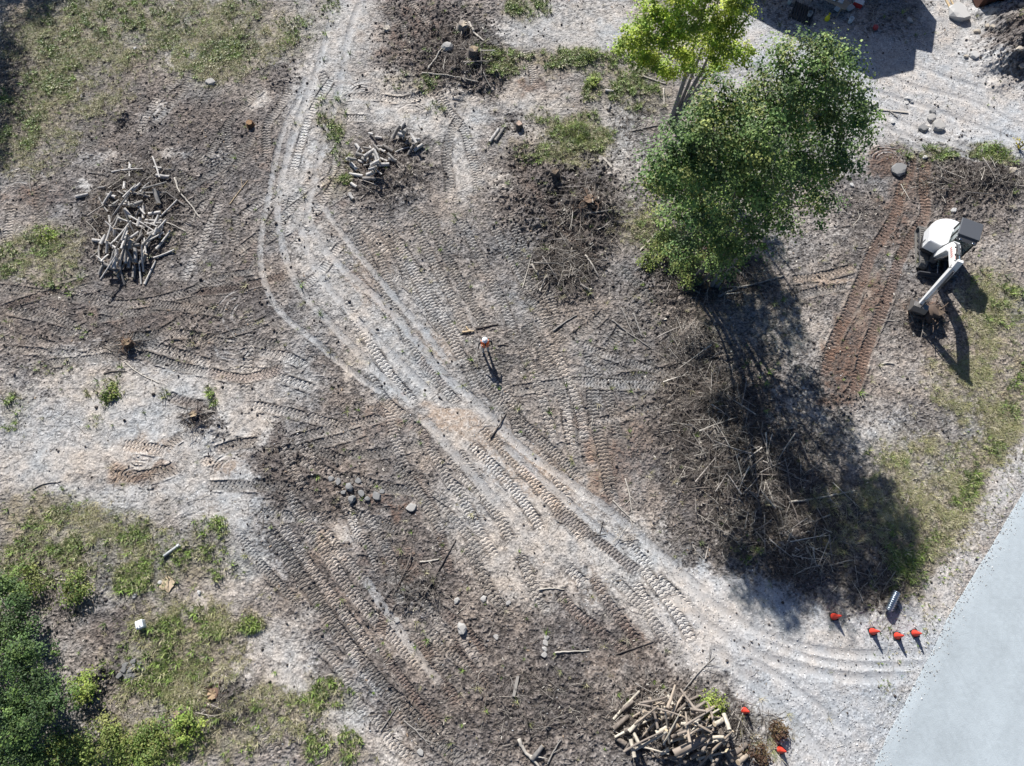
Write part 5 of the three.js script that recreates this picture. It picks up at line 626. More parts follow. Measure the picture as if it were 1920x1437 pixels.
// lobes: [x, y, z, rx, ry, rz, share]; sprays of leaves gather round ends of twigs in the shell of each lobe
function crown(root, lobes, nSpray, perSpray, spray, tints, geo, bark, stems, tuning = {}) {
  const ends = [], total = lobes.reduce((s, l) => s + l[6], 0);
  for (const l of lobes) { const n = Math.round(nSpray * l[6] / total); for (let k = 0; k < n; k++) { const d = V(gauss(), gauss() * 0.9 + 0.25, gauss()).normalize(), q = Math.pow(rnd(), tuning.shell ?? 0.5) * rr(0.8, 1.3); ends.push([V(l[0] + d.x * l[3] * q, l[1] + d.y * l[4] * q, l[2] + d.z * l[5] * q), l, d]); } }
  const N = ends.length * perSpray, im = new THREE.InstancedMesh(geo, leafM, N), m4 = new THREE.Matrix4(), q = new THREE.Quaternion(), q2 = new THREE.Quaternion(), s = V(1, 1, 1), c = new THREE.Color();
  let i = 0;
  for (const [e, l, d] of ends) {
    const tint = tints[Math.floor(rnd() * tints.length)], v0 = rr(0.55, 1.4), sr = spray * rr(0.5, 1.5), flat = rr(0.35, 0.7);
    for (let k = 0; k < perSpray; k++) {
      const a = V(gauss(), gauss() * flat, gauss()).multiplyScalar(sr), p = e.clone().add(a);
      const up = V(a.x * 0.5 + d.x * 0.5 + gauss() * 0.55, 0.8 + gauss() * 0.35, a.z * 0.5 + d.z * 0.5 + gauss() * 0.55).normalize();
      q.setFromUnitVectors(V(0, 1, 0), up).multiply(q2.setFromAxisAngle(V(0, 1, 0), rr(0, 6.28)));
      s.setScalar(rr(0.65, 1.3) * (tuning.size ?? 1)); m4.compose(p, q, s).toArray(im.instanceMatrix.array, i * 16);
      const v = v0 * rr(0.75, 1.25); c.setRGB(tint[0] * v, tint[1] * v, tint[2] * v); im.setColorAt(i, c); i++;
    }
  }
  im.name = 'crown'; im.userData.kind = 'stuff'; root.add(im);
  // trunk stems, limbs to lobes, twigs to a part of the sprays
  const wood = [];
  for (const st of stems) { const pts = st.p.map((p) => V(...p)), cv = new THREE.CatmullRomCurve3(pts), n = 10, ps = cv.getPoints(n); wood.push(limb(ps.map((p, k) => p.clone().add(V(gauss() * 0.03 * k / n, 0, gauss() * 0.03 * k / n))), ps.map((_, k) => lerp(st.r0, st.r1, k / n)), 9)); }
  mesh('trunk', mergeGeometries(wood), bark, root);
  const near = (p) => { let b = null, bd = 1e9; for (const st of stems) for (let t = 0; t <= 1; t += 0.05) { const n = st.p.length - 1, f = t * n, k = Math.min(n - 1, f | 0), a = st.p[k], e = st.p[k + 1], w = f - k, r = V(lerp(a[0], e[0], w), lerp(a[1], e[1], w), lerp(a[2], e[2], w)), d = r.distanceTo(p) + Math.max(0, r.y - p.y + 0.8) * 3; if (d < bd) { bd = d; b = [r, lerp(st.r0, st.r1, t)]; } } return b; };
  const limbs = [];
  for (const l of lobes) {
    const c0 = V(l[0], l[1], l[2]), [o, r] = near(c0), mid = o.clone().lerp(c0, 0.5).add(V(gauss() * 0.2, 0.25, gauss() * 0.2));
    limbs.push(limb([o, mid, c0], [Math.max(0.03, r * 0.55), Math.max(0.025, r * 0.4), 0.02], 6));
    for (const [e, el] of ends) if (el === l && rnd() < (tuning.twigs ?? 0.3)) { const s0 = o.clone().lerp(c0, rr(0.55, 1)); limbs.push(limb([s0, s0.clone().lerp(e, 0.55).add(V(gauss() * 0.1, 0.12, gauss() * 0.1)), e], [0.022, 0.015, 0.006], 4)); }
  }
  mesh('limbs', mergeGeometries(limbs), bark, root);
}
function tree(name, px, py, label, lobesAt, n, per, spray, tints, geo, bark, stems, tuning, group) {
  const [x, z] = typeof px === 'number' ? at(px, py) : px, y = groundY(x, z), g = base(name, x, y - 0.05, z);
  // lobes are given as photo points with a height above ground
  const lobes = lobesAt.map(([lx, ly, h, rx, ry, rz, w]) => { const [wx, wz] = tuning.world ? [lx + x, ly + z] : at(lx, ly, h); return [wx - x, h, wz - z, rx, ry, rz, w]; });
  crown(g, lobes, n, per, spray, tints, geo, bark, stems(lobes), tuning);
  tag(g, label, /shrub|bush|weed|sapling/.test(name) ? 'shrub' : 'tree', group);
  return g;
}
const DEEP = [[0.16, 0.265, 0.08], [0.195, 0.3, 0.085], [0.115, 0.195, 0.06], [0.24, 0.335, 0.095], [0.29, 0.325, 0.095], [0.09, 0.145, 0.048]], THICK = [[0.085, 0.15, 0.05], [0.11, 0.19, 0.055], [0.065, 0.115, 0.04], [0.15, 0.23, 0.06]]; const FRESH = [[0.3, 0.4, 0.08], [0.24, 0.34, 0.07], [0.36, 0.42, 0.1]];
const LIME = [[0.48, 0.58, 0.07], [0.42, 0.54, 0.07], [0.58, 0.62, 0.11], [0.28, 0.4, 0.06], [0.36, 0.45, 0.07]];
const OLIVE = [[0.18, 0.26, 0.06], [0.25, 0.31, 0.08], [0.13, 0.2, 0.05], [0.3, 0.32, 0.1]];
// the taller dark green tree
tree('broadleaf_tree', 1335, 535, 'tallest dark green broadleaf tree spreading toward the excavator', [
  [1460, 330, 7.6, 1.5, 1.0, 1.4, 0.7], [1480, 260, 9.8, 1.6, 1.1, 1.5, 0.7], [1510, 215, 11.2, 1.5, 1.0, 1.4, 0.5], [1440, 390, 5.6, 1.2, 0.8, 1.2, 0.4],  [1525, 125, 14.7, 1.2, 0.9, 1.2, 0.9], [1490, 170, 13.9, 1.6, 1.0, 1.5, 1.3], [1565, 160, 13.7, 1.2, 0.8, 1.1, 0.8], [1478, 100, 15.1, 0.6, 0.8, 0.6, 0.35], [1548, 88, 14.9, 0.5, 0.5, 0.5, 0.25], [1592, 104, 14.3, 0.55, 0.35, 0.5, 0.22], [1425, 130, 13.9, 0.45, 0.5, 0.45, 0.15], [1430, 255, 13.7, 1.0, 0.9, 1.0, 0.5], [1445, 330, 12.1, 1.1, 0.9, 1.1, 0.5], [1540, 215, 12.7, 1.7, 1.1, 1.6, 1.5], [1605, 225, 12.3, 1.1, 0.7, 1.1, 0.7], [1620, 200, 12.3, 0.4, 0.3, 0.4, 0.12], [1460, 225, 12.5, 1.4, 1.1, 1.3, 1.0], [1420, 190, 12.9, 0.9, 0.8, 0.9, 0.5], [1555, 290, 10.9, 1.4, 1.0, 1.3, 0.9], [1592, 300, 10.5, 0.7, 0.5, 0.7, 0.35], [1490, 300, 10.7, 1.4, 1.1, 1.3, 0.8], [1520, 350, 9.3, 1.1, 0.8, 1.1, 0.5], [1535, 385, 7.6, 0.9, 0.6, 0.9, 0.3], [1440, 310, 10.1, 1.1, 1.0, 1.1, 0.6], [1460, 380, 7.4, 1.2, 0.9, 1.2, 0.5], [1420, 440, 5.4, 1.0, 0.8, 1.0, 0.35], [1480, 425, 5.6, 0.9, 0.6, 0.9, 0.2],
], 540, 46, 0.42, DEEP, LEAF, barkPale, (l) => [{ p: [[0, 0, 0], [0.15, 4, -0.1], [0.1, 8, -0.2], [l[5][0] * 0.8, 12.5, l[5][2] * 0.8]], r0: 0.15, r1: 0.04 }, { p: [[0.25, 0, 0.1], [0.6, 4, 0], [1.0, 8, -0.2], [l[14][0], 11.5, l[14][2]]], r0: 0.11, r1: 0.03 }], {});
// its lower, rounder neighbour
tree('broadleaf_tree', 1300, 528, 'rounder dark green broadleaf tree beside the tall one, leaning over the brush', [
  [1330, 330, 8, 1.8, 1.1, 1.6, 0.9], [1400, 350, 7.2, 1.5, 1.0, 1.4, 0.7], [1290, 320, 9.2, 1.2, 0.9, 1.2, 0.5], [1370, 280, 9.8, 1.6, 1.1, 1.5, 0.7], [1322, 205, 13.6, 0.8, 0.8, 0.8, 0.5], [1355, 185, 13.6, 0.8, 0.8, 0.8, 0.5], [1390, 215, 13, 0.9, 0.8, 0.9, 0.6], [1290, 262, 13.4, 1.2, 0.9, 1.1, 0.9], [1350, 265, 13, 1.4, 1.1, 1.3, 1.2], [1258, 312, 12.6, 1.2, 0.8, 1.1, 0.8], [1325, 330, 12, 1.7, 1.2, 1.6, 1.5], [1395, 295, 10.4, 1.2, 1.0, 1.2, 1.0], [1410, 360, 8.8, 1.3, 1.0, 1.2, 0.9], [1250, 352, 11.2, 0.9, 0.6, 0.9, 0.5], [1220, 342, 11.6, 0.45, 0.35, 0.45, 0.15], [1305, 390, 9.6, 1.5, 1.0, 1.4, 1.0], [1370, 410, 7.2, 1.3, 0.9, 1.3, 0.8], [1320, 445, 5.6, 1.3, 0.9, 1.3, 0.7], [1380, 455, 5.4, 1.2, 0.8, 1.2, 0.5], [1270, 400, 6.8, 0.9, 0.7, 0.9, 0.35], [1350, 490, 3.6, 1.2, 0.9, 1.2, 0.5], [1285, 470, 3.8, 0.9, 0.8, 0.9, 0.35],
], 600, 46, 0.42, DEEP, LEAF, barkM, (l) => [{ p: [[0, 0, 0], [0.3, 4, 0.2], [l[10][0] * 0.7, 9, l[10][2] * 0.7], [l[7][0], 13.1, l[7][2]]], r0: 0.14, r1: 0.04 }, { p: [[0.3, 0, 0.2], [0.8, 3.5, 0.4], [l[16][0], 7, l[16][2]], [l[11][0], 10, l[11][2]]], r0: 0.11, r1: 0.03 }, { p: [[-0.2, 0, 0.1], [0, 3, 0.3], [l[15][0] * 0.6, 7, l[15][2] * 0.6]], r0: 0.09, r1: 0.03 }], {});
// the yellow-green maple with several stems
tree('maple_tree', 1262, 228, 'yellow green maple with several bare grey stems from one base', [
  [1230, 25, 9.2, 1.2, 0.8, 1.1, 1.0], [1205, 70, 7.6, 1.1, 0.7, 1.0, 0.8], [1170, 88, 6.6, 0.55, 0.35, 0.5, 0.3], [1215, 105, 6.4, 0.9, 0.5, 0.9, 0.55], [1265, 60, 8.4, 1.2, 0.9, 1.1, 0.9], [1310, 20, 9.8, 1.4, 1.0, 1.3, 1.2], [1360, 40, 8.8, 1.2, 0.9, 1.1, 1.0], [1340, 80, 7.4, 1.0, 0.7, 1.0, 0.7], [1385, 95, 6.8, 0.8, 0.45, 0.8, 0.45], [1290, 110, 6.4, 1.1, 0.7, 1.1, 0.8], [1345, 125, 5.6, 0.8, 0.5, 0.8, 0.45], [1250, 130, 5.2, 0.7, 0.45, 0.7, 0.4], [1385, 10, 9.6, 0.8, 0.7, 0.8, 0.5], [1300, -60, 11.6, 1.6, 1.2, 1.5, 1.0], [1230, -40, 11, 1.2, 0.9, 1.2, 0.6], [1370, -40, 11, 1.2, 0.9, 1.2, 0.6],
], 420, 62, 0.32, LIME, LEAF, barkPale, (l) => [{ p: [[-0.15, 0, 0], [-0.1, 3, 0], [-0.15, 6, 0.1], [-0.2, 10.5, 0]], r0: 0.17, r1: 0.05 }, { p: [[0.15, 0, 0], [0.55, 3, 0], [1.0, 6, 0], [1.5, 10.5, 0]], r0: 0.16, r1: 0.05 }, { p: [[0.22, 0, 0.1], [0.75, 3, 0.2], [1.4, 6, 0.3], [2.3, 9, 0.3]], r0: 0.12, r1: 0.04 }, { p: [[0, 0, -0.1], [0.3, 3, -0.2], [0.5, 6, -0.3], [0.5, 11, -0.3]], r0: 0.13, r1: 0.04 }], { twigs: 0.25 });
// unseen trees over the top corner, known by their shade
for (const [sx, sy, h, r] of [[-6, 120, 6, 2.0], [5, 30, 7, 2.2], [-22, 210, 6, 2.0], [88, 12, 6, 1.5], [-30, 300, 5, 1.6]]) {
  const [gx, gz] = at(sx, sy), x = gx - SH[0] * h, z = gz - SH[1] * h;
  tree('edge_tree', [x, z], 0, 'green tree at the lot edge whose shade falls on the dry grass', [[0, 0, h, r, r * 1.1, r, 1], [r * 0.5, 0.4, h - 1.2, r * 0.8, r * 0.7, r * 0.8, 0.7], [-r * 0.5, -0.3, h - 1.4, r * 0.8, r * 0.7, r * 0.8, 0.7]], 150, 34, 0.36, DEEP, LEAF, barkM, () => [{ p: [[0, 0, 0], [0.1, h * 0.5, 0], [0, h, 0]], r0: 0.16, r1: 0.04 }], { world: 1 }, 'trees along the lot edge');
}
// shrubs: [photo x, y, height, spread m, tint, sprays]
function shrub(name, px, py, h, r, tints, n, label, group, o = {}) {
  const L = []; const k = o.lobes ?? 4; for (let i = 0; i < k; i++) { const a = i / k * 6.28 + gauss() * 0.4; L.push([Math.cos(a) * r * 0.5, Math.sin(a) * r * 0.5 * (o.oval ?? 1), h * rr(0.45, 0.75), r * rr(0.4, 0.6), h * 0.35, r * rr(0.4, 0.6), 1]); }
  return tree(name, at(px, py), 0, label, L, n, o.per ?? 30, o.spray ?? 0.22, tints, o.geo ?? SMALL, barkM, () => [0, 1, 2].map((i) => ({ p: [[0, 0, 0], [Math.cos(i * 2.1) * r * 0.2, h * 0.3, Math.sin(i * 2.1) * r * 0.2], [Math.cos(i * 2.1) * r * 0.45, h * 0.6, Math.sin(i * 2.1) * r * 0.45]], r0: 0.03, r1: 0.012 })), { world: 1, shell: 0.6, twigs: 0.15, size: o.size ?? 1 }, group);
}
const RUST = [[0.16, 0.1, 0.05], [0.12, 0.07, 0.045], [0.22, 0.16, 0.08]], CRIMSON = [[0.28, 0.03, 0.035], [0.2, 0.03, 0.03], [0.35, 0.07, 0.05]];
shrub('shrub', 1243, 470, 1.1, 1.3, OLIVE, 60, 'low yellow green shrub under the bare pale limb'); shrub('shrub', 1292, 515, 1.4, 1.3, OLIVE, 60, 'low olive shrub beside the crimson leaved one'); shrub('shrub', 1212, 500, 0.6, 0.6, OLIVE, 16, 'small sparse shrub at the edge of the brush'); shrub('shrub', 1322, 500, 1.6, 0.5, CRIMSON, 9, 'slender shrub with crimson autumn leaves under the trees', null, { per: 16 }); shrub('shrub', 1375, 480, 1.2, 1.1, DEEP, 40, 'deep green undergrowth shrub at the foot of the dark trees');
// bottom corner thicket
for (const [x, y, h, r, t, n, label] of [
  [40, 1140, 2.6, 1.7, THICK, 150, 'dark green shrub at the tip of the thicket'], [60, 1235, 3.6, 2.3, THICK, 260, 'tallest dark green shrub of the thicket'], [20, 1330, 3.2, 2.2, THICK, 230, 'dark green shrub in the thicket heart'], [110, 1320, 3.0, 1.9, THICK, 200, 'dark green shrub on the clearing side of the thicket'], [60, 1425, 2.6, 1.9, THICK, 190, 'dark green shrub at the low end of the thicket'], [-30, 1240, 3.4, 2, THICK, 160, 'dark green shrub at the back of the thicket'],
  [170, 1290, 1.0, 0.8, FRESH, 34, 'bright yellow green bush on the thicket rim'], [190, 1395, 1.1, 1.3, OLIVE, 90, 'olive bush between thicket and brown stump'], [260, 1420, 0.9, 1.3, OLIVE, 80, 'wide olive bush among the weeds'], [130, 1410, 1.3, 1.2, OLIVE, 70, 'olive bush below the thicket'], [355, 1370, 0.7, 0.8, FRESH, 30, 'bright leafy bush beside the split stump'], [300, 1385, 0.7, 0.9, OLIVE, 40, 'low olive bush by the brown stump'], [150, 1110, 0.7, 0.9, OLIVE, 34, 'low grassy bush above the thicket'], [60, 1090, 0.8, 1.2, OLIVE, 46, 'low bush at the head of the thicket'],
]) shrub('bush', x, y, h, r, t, n, label, 'thicket at the clearing edge', { spray: 0.26 });
shrub('bush', 1332, 1322, 0.6, 0.55, FRESH, 20, 'small bright green bush beside the driveway log heap'); shrub('bush', 1858, 292, 0.5, 0.8, OLIVE, 34, 'leafy green weed bush by the yard gravel'); shrub('bush', 1908, 280, 0.7, 0.5, [[0.5, 0.42, 0.05], [0.35, 0.36, 0.06]], 9, 'yellow flowering weed beside the yard gravel', null, { per: 12 }); shrub('bush', 470, 1172, 0.3, 0.3, OLIVE, 8, 'lone green weed tuft on the dusty soil'); shrub('bush', 1112, 158, 0.4, 0.5, FRESH, 14, 'bright green weed clump near the short billets');
shrub('bush', 1456, 1368, 0.6, 0.45, RUST, 18, 'rust brown dead weed clump beside the driveway cones', null, { per: 26 }); shrub('bush', 1418, 1418, 0.5, 0.6, RUST, 16, 'brown dead weeds between log heap and cones'); shrub('bush', 1080, 252, 0.5, 1.0, OLIVE, 30, 'shaggy dark grass clump on dusty ground', null, { geo: leafGeo(0.28, 0.012, 0.004) }); shrub('bush', 210, 740, 0.3, 0.7, OLIVE, 14, 'low weed patch on the dusty soil'); shrub('bush', 1105, 108, 0.4, 1.0, OLIVE, 22, 'low spreading weeds above the dusty ground', null, { oval: 0.4 }); shrub('bush', 90, 445, 0.35, 0.7, FRESH, 12, 'bright weed patch in the dry grass');
// ---------------------------------------------------------------- the excavator
{
  const [ox, oz] = [24.45, -21.55], oy = groundY(ox, oz) + 0.02, g = base('excavator', ox, oy, oz, R(-10)); g.scale.setScalar(1.06);
  tag(g, 'white compact excavator with dark cab roof, digging at a stump', 'excavator');
  const white_ = new THREE.MeshPhysicalMaterial({ color: lin(0.74, 0.74, 0.73), roughness: 0.35, clearcoat: 0.4, clearcoatRoughness: 0.2 }), black = std(lin(0.02, 0.02, 0.022), 0.55), grey = std(lin(0.07, 0.072, 0.078), 0.5), rubber = std(lin(0.15, 0.143, 0.132), 0.95), steel = std(lin(0.62, 0.63, 0.64), 0.22, { metalness: 1 }), roofM = std(lin(0.075, 0.08, 0.09), 0.55), red = std(lin(0.5, 0.1, 0.06), 0.6), glass = new THREE.MeshPhysicalMaterial({ color: lin(0.55, 0.62, 0.62), roughness: 0.03, transmission: 0.85, thickness: 0 }), orange = std(lin(0.55, 0.18, 0.04), 0.6), worn = std(lin(0.2, 0.19, 0.18), 0.5, { metalness: 0.6 });
  // crawler tracks: belt with cleats round idler and sprocket
  const tl = 2.5, th = 0.56, tw = 0.4;
  for (const sx of [-1, 1]) {
    const x = sx * 0.78, r = th / 2, half = tl / 2 - r, sh = new THREE.Shape(), hole = new THREE.Path();
    sh.absarc(half, r, r, -Math.PI / 2, Math.PI / 2); sh.absarc(-half, r, r, Math.PI / 2, Math.PI * 1.5); sh.closePath();
    hole.absarc(half, r, r - 0.05, -Math.PI / 2, Math.PI / 2); hole.absarc(-half, r, r - 0.05, Math.PI / 2, Math.PI * 1.5); hole.closePath(); sh.holes.push(hole);
    const belt = new THREE.ExtrudeGeometry(sh, { depth: tw, bevelEnabled: true, bevelSize: 0.012, bevelThickness: 0.012, bevelSegments: 1, curveSegments: 10 }).rotateY(-Math.PI / 2).translate(x + tw / 2, 0, 0);
    const cleats = [], per = 4 * half + 2 * Math.PI * r, n = 40;
    for (let k = 0; k < n; k++) { let s = k / n * per, z, y, a; if (s < 2 * half) { z = -half + s; y = 2 * r; a = 0; } else if ((s -= 2 * half) < Math.PI * r) { a = s / r; z = half + Math.sin(a) * r; y = r + Math.cos(a) * r; } else if ((s -= Math.PI * r) < 2 * half) { z = half - s; y = 0; a = Math.PI; } else { s -= 2 * half; a = Math.PI + s / r; z = -half + Math.sin(a) * r; y = r + Math.cos(a) * r; } if (y < 0.05) continue; for (const e of [-1, 1]) cleats.push(box(tw * 0.46, 0.035, 0.05).rotateX(a).translate(x + e * tw * 0.24, y + Math.cos(a) * 0.016, z + Math.sin(a) * 0.016 + e * 0.02)); }
    const t = mesh('track', merged([belt, ...cleats]), rubber, g);
    mesh('track_frame', merged([rbox(0.22, 0.26, 1.9, 0.04, x, r, 0)]), grey, t);
    for (const [z, q] of [[half, r - 0.06], [-half, r - 0.06]]) mesh('sprocket', cyl(q, q, 0.2, 18).rotateZ(Math.PI / 2).translate(x, r, z), grey, t);
    for (let k = 0; k < 4; k++) mesh('roller', cyl(0.085, 0.085, 0.26, 12).rotateZ(Math.PI / 2).translate(x, 0.14, -0.6 + k * 0.4), worn, t);
  }
  mesh('car_body', merged([rbox(1.2, 0.24, 0.95, 0.04, 0, 0.42, 0), cyl(0.42, 0.46, 0.16, 24).translate(0, 0.6, 0)]), black, g);
  // dozer blade
  const bl = new THREE.Shape(); bl.moveTo(0, 0); bl.quadraticCurveTo(-0.1, 0.2, 0.02, 0.4); bl.lineTo(0.07, 0.4); bl.quadraticCurveTo(-0.03, 0.2, 0.06, 0); bl.closePath();
  const blade = mesh('blade', new THREE.ExtrudeGeometry(bl, { depth: 1.96, bevelEnabled: false, curveSegments: 6 }).rotateY(-Math.PI / 2).translate(0.98, 0.06, 1.58), grey, g);
  for (const x of [-0.42, 0.42]) mesh('blade_arm', merged([rbox(0.12, 0.14, 1.1, 0.02).rotateX(0.12).translate(x, 0.3, 1.02)]), grey, blade);
  mesh('cutting_edge', box(1.98, 0.1, 0.03, 0, 0.08, 1.66), worn, blade);
  mesh('hydraulic_ram', merged([rod(V(0, 0.42, 0.5), V(0, 0.36, 1.1), 0.05), rod(V(0, 0.36, 1.1), V(0, 0.32, 1.5), 0.03)]), steel, blade);
  // everything above the turntable is swung further round
  const U = new THREE.Matrix4().makeRotationY(R(-15)), sw = (geo) => geo.applyMatrix4(U), up = (name, list, mat, parent = g) => mesh(name, sw(merged(list)), mat, parent);
  const plan = (pts) => { const s = new THREE.Shape(); pts.forEach(([x, z], i) => (i ? s.lineTo(x, z) : s.moveTo(x, z))); s.closePath(); return s; };
  const arc = (r, a0, a1, n, sx = 1) => Array.from({ length: n + 1 }, (_, i) => { const a = R(lerp(a0, a1, i / n)); return [Math.sin(a) * r * sx, -Math.cos(a) * r]; });
  const slab = (pts, y0, y1, bev) => new THREE.ExtrudeGeometry(plan(pts), { depth: y1 - y0 - 2 * bev, bevelEnabled: bev > 0, bevelSize: bev, bevelThickness: bev, bevelSegments: 3, curveSegments: 8 }).rotateX(Math.PI / 2).scale(1, 1, 1).translate(0, y1 - bev, 0);
  up('deck', [slab([...arc(1.02, -95, 95, 16), [0.96, 0.72], [0.3, 0.86], [-0.3, 0.86], [-0.96, 0.72]], 0.68, 0.88, 0.02)], black);
  const tail = [...arc(1.0, -80, 62, 14), [0.72, -0.3], [-0.02, -0.36], [-0.06, 0.55], [-0.32, 0.74], [-0.86, 0.66], [-0.93, 0.2]];
  const hood = up('hood', [slab(tail, 0.88, 1.66, 0.1)], white_);
  up('counterweight_skirt', [slab([...arc(1.05, -70, 70, 14), [0.5, -0.6], [-0.5, -0.6]], 0.8, 1.05, 0.03)], grey, hood);
  up('hood_stripe', [slab([...arc(1.035, -84, -40, 8), ...arc(1.02, -40, -84, 8)], 1.28, 1.36, 0)], red, hood);
  for (let k = 0; k < 5; k++) up('grille_slat', [box(0.012, 0.03, 0.4).translate(-1.0, 1.0 + k * 0.055, 0.28)], black, hood);
  // cab
  const cx0 = 0.06, cx1 = 0.98, cz0 = -0.52, cz1 = 0.62, ch0 = 0.88, ch1 = 2.46;
  const post = (x, z, x2 = x, z2 = z) => rod(V(x, ch0, z), V(x2, ch1, z2), 0.045, 0.045, 6);
  const cab = up('cab_frame', [post(cx0, cz0), post(cx1, cz0), post(cx0, cz1, cx0, cz1 - 0.1), post(cx1, cz1, cx1, cz1 - 0.1), post(cx0, -0.02), post(cx1, -0.02), box(0.08, 0.5, cz1 - cz0, cx0, 1.12, 0.05), box(0.08, 0.42, cz1 - cz0, cx1, 1.08, 0.05), box(0.9, 0.8, 0.06, 0.52, 1.26, cz0), box(0.9, 0.25, 0.06, 0.52, 1.0, cz1)], black);
  const roof = up('cab_roof', [slab([[cx0 - 0.05, cz0 - 0.06], [cx1 + 0.05, cz0 - 0.06], [cx1 + 0.06, cz1 - 0.18], [cx0 - 0.06, cz1 - 0.18]], 2.44, 2.56, 0.03)], roofM);
  up('visor', [box(1.0, 0.03, 0.3).rotateX(0.5).translate(0.52, 2.43, cz1 - 0.06)], grey, roof);
  for (const x of [0.2, 0.84]) up('work_light', [rbox(0.13, 0.08, 0.07, 0.02, x, 2.44, cz1 + 0.06)], steel, roof);
  up('window', [box(0.012, 0.95, 0.44, cx0 + 0.01, 1.9, -0.26)], glass, cab); up('window', [box(0.012, 0.95, 0.44, cx0 + 0.01, 1.9, 0.26)], glass, cab); up('window', [box(0.012, 1.05, 0.95, cx1 - 0.01, 1.86, 0.02)], glass, cab); up('window', [box(0.84, 1.2, 0.012, 0.52, 1.75, cz1 - 0.04)], glass, cab); up('window', [box(0.84, 0.7, 0.012, 0.52, 2.05, cz0 + 0.02)], glass, cab);
  up('seat', [rbox(0.46, 0.14, 0.46, 0.05, 0.52, 1.3, -0.08), rbox(0.44, 0.62, 0.12, 0.05, 0.52, 1.66, -0.32)], black, cab);
  up('mirror', [rbox(0.04, 0.24, 0.14, 0.015, 1.16, 1.95, 0.6), rod(V(0.98, 1.9, 0.55), V(1.16, 1.95, 0.58), 0.012)], black, cab);
  // boom, stick, bucket in the plane x = bx
  const bx = -0.16;
  up('swing_bracket', [rbox(0.34, 0.5, 0.5, 0.05, bx, 0.85, 0.95), cyl(0.16, 0.16, 0.62, 16).translate(bx, 0.85, 0.85)], grey);
  const side = (pts, w, bev = 0.015) => { const s = new THREE.Shape(); pts.forEach(([z, y], i) => (i ? s.lineTo(z, y) : s.moveTo(z, y))); s.closePath(); return new THREE.ExtrudeGeometry(s, { depth: w - bev * 2, bevelEnabled: true, bevelSize: bev, bevelThickness: bev, bevelSegments: 2 }).rotateY(-Math.PI / 2).translate(bx + w / 2 - bev, 0, 0); };
  const boom = up('boom', [side([[0.92, 0.92], [1.08, 0.88], [1.3, 1.45], [1.62, 2.45], [1.95, 2.78], [2.7, 3.1], [3.3, 3.38], [3.4, 3.6], [3.22, 3.66], [2.5, 3.46], [1.75, 3.2], [1.42, 3.0], [1.2, 2.5], [1.0, 1.6]], 0.33)], white_);
  for (const [z, y, l] of [[1.9, 3.235, 0.3], [2.3, 3.375, 0.34], [2.75, 3.525, 0.3]]) for (const e of [-1, 1]) up('red_marking', [box(0.05, 0.006, l).rotateX(-0.31).translate(bx + e * 0.06, y + 0.027, z)], red, boom);
  for (const e of [-1, 1]) for (let k = 0; k < 5; k++) up('red_marking', [box(0.006, 0.14, 0.1).rotateX(-0.4).translate(bx + e * 0.168, 2.98 + k * 0.085, 1.85 + k * 0.19)], red, boom);
  up('boom_ram_barrel', [rod(V(bx, 0.95, 1.22), V(bx, 1.9, 1.68), 0.07)], grey, boom); up('boom_ram_rod', [rod(V(bx, 1.9, 1.68), V(bx, 2.72, 2.02), 0.04)], steel, boom);
  up('stick_ram_barrel', [rod(V(bx, 3.3, 1.8), V(bx, 3.72, 2.75), 0.062)], grey, boom); up('stick_ram_rod', [rod(V(bx, 3.72, 2.75), V(bx, 3.98, 3.32), 0.035)], steel, boom);
  for (const e of [-1, 1]) up('hose', [limb([V(bx + e * 0.08, 1.0, 0.9), V(bx + e * 0.17, 1.9, 1.0), V(bx + e * 0.17, 2.9, 1.35), V(bx + e * 0.1, 3.35, 1.8), V(bx + e * 0.11, 3.62, 2.6), V(bx + e * 0.1, 3.8, 3.2)], [0.02, 0.02, 0.02, 0.02, 0.02, 0.02], 6)], black, boom);
  const stick = up('stick', [side([[3.22, 4.02], [3.36, 4.06], [3.5, 3.6], [3.62, 3.1], [4.12, 1.0], [4.06, 0.86], [3.94, 0.88], [3.44, 2.6], [3.22, 3.4], [3.2, 3.7]], 0.27)], white_);
  up('bucket_ram_barrel', [rod(V(bx, 3.6, 3.62), V(bx, 2.4, 3.98), 0.055)], grey, stick); up('bucket_ram_rod', [rod(V(bx, 2.4, 3.98), V(bx, 1.45, 4.2), 0.032)], steel, stick);
  up('hose', [limb([V(bx + 0.09, 3.8, 3.25), V(bx + 0.16, 3.5, 3.5), V(bx + 0.13, 3.0, 3.72), V(bx + 0.1, 2.4, 3.85)], [0.018, 0.018, 0.018, 0.018], 6)], black, stick);
  up('link', [rod(V(bx - 0.09, 1.45, 4.2), V(bx - 0.09, 1.15, 3.98), 0.03), rod(V(bx + 0.09, 1.45, 4.2), V(bx + 0.09, 1.15, 3.98), 0.03), rod(V(bx, 1.45, 4.2), V(bx, 0.98, 4.34), 0.045)], grey, stick);
  for (const [z, y] of [[2.0, 3.3], [2.6, 3.52], [3.1, 3.68]]) up('hose_clamp', [box(0.3, 0.03, 0.06).rotateX(-0.3).translate(bx, y + 0.03, z)], black, boom);
  for (const e of [-1, 1]) up('pin', [cyl(0.06, 0.06, 0.34, 14).rotateZ(Math.PI / 2).translate(bx, e < 0 ? 0.98 : 3.56, e < 0 ? 1.02 : 3.32)], worn, boom);
  for (const e of [-0.05, 0, 0.05]) up('hose', [limb([V(bx + e, 3.06, 1.5), V(bx + e, 3.3, 1.95), V(bx + e, 3.52, 2.5), V(bx + e, 3.72, 3.1), V(bx + e * 1.5, 3.95, 3.4)], [0.017, 0.017, 0.017, 0.017, 0.017], 6)], black, boom);
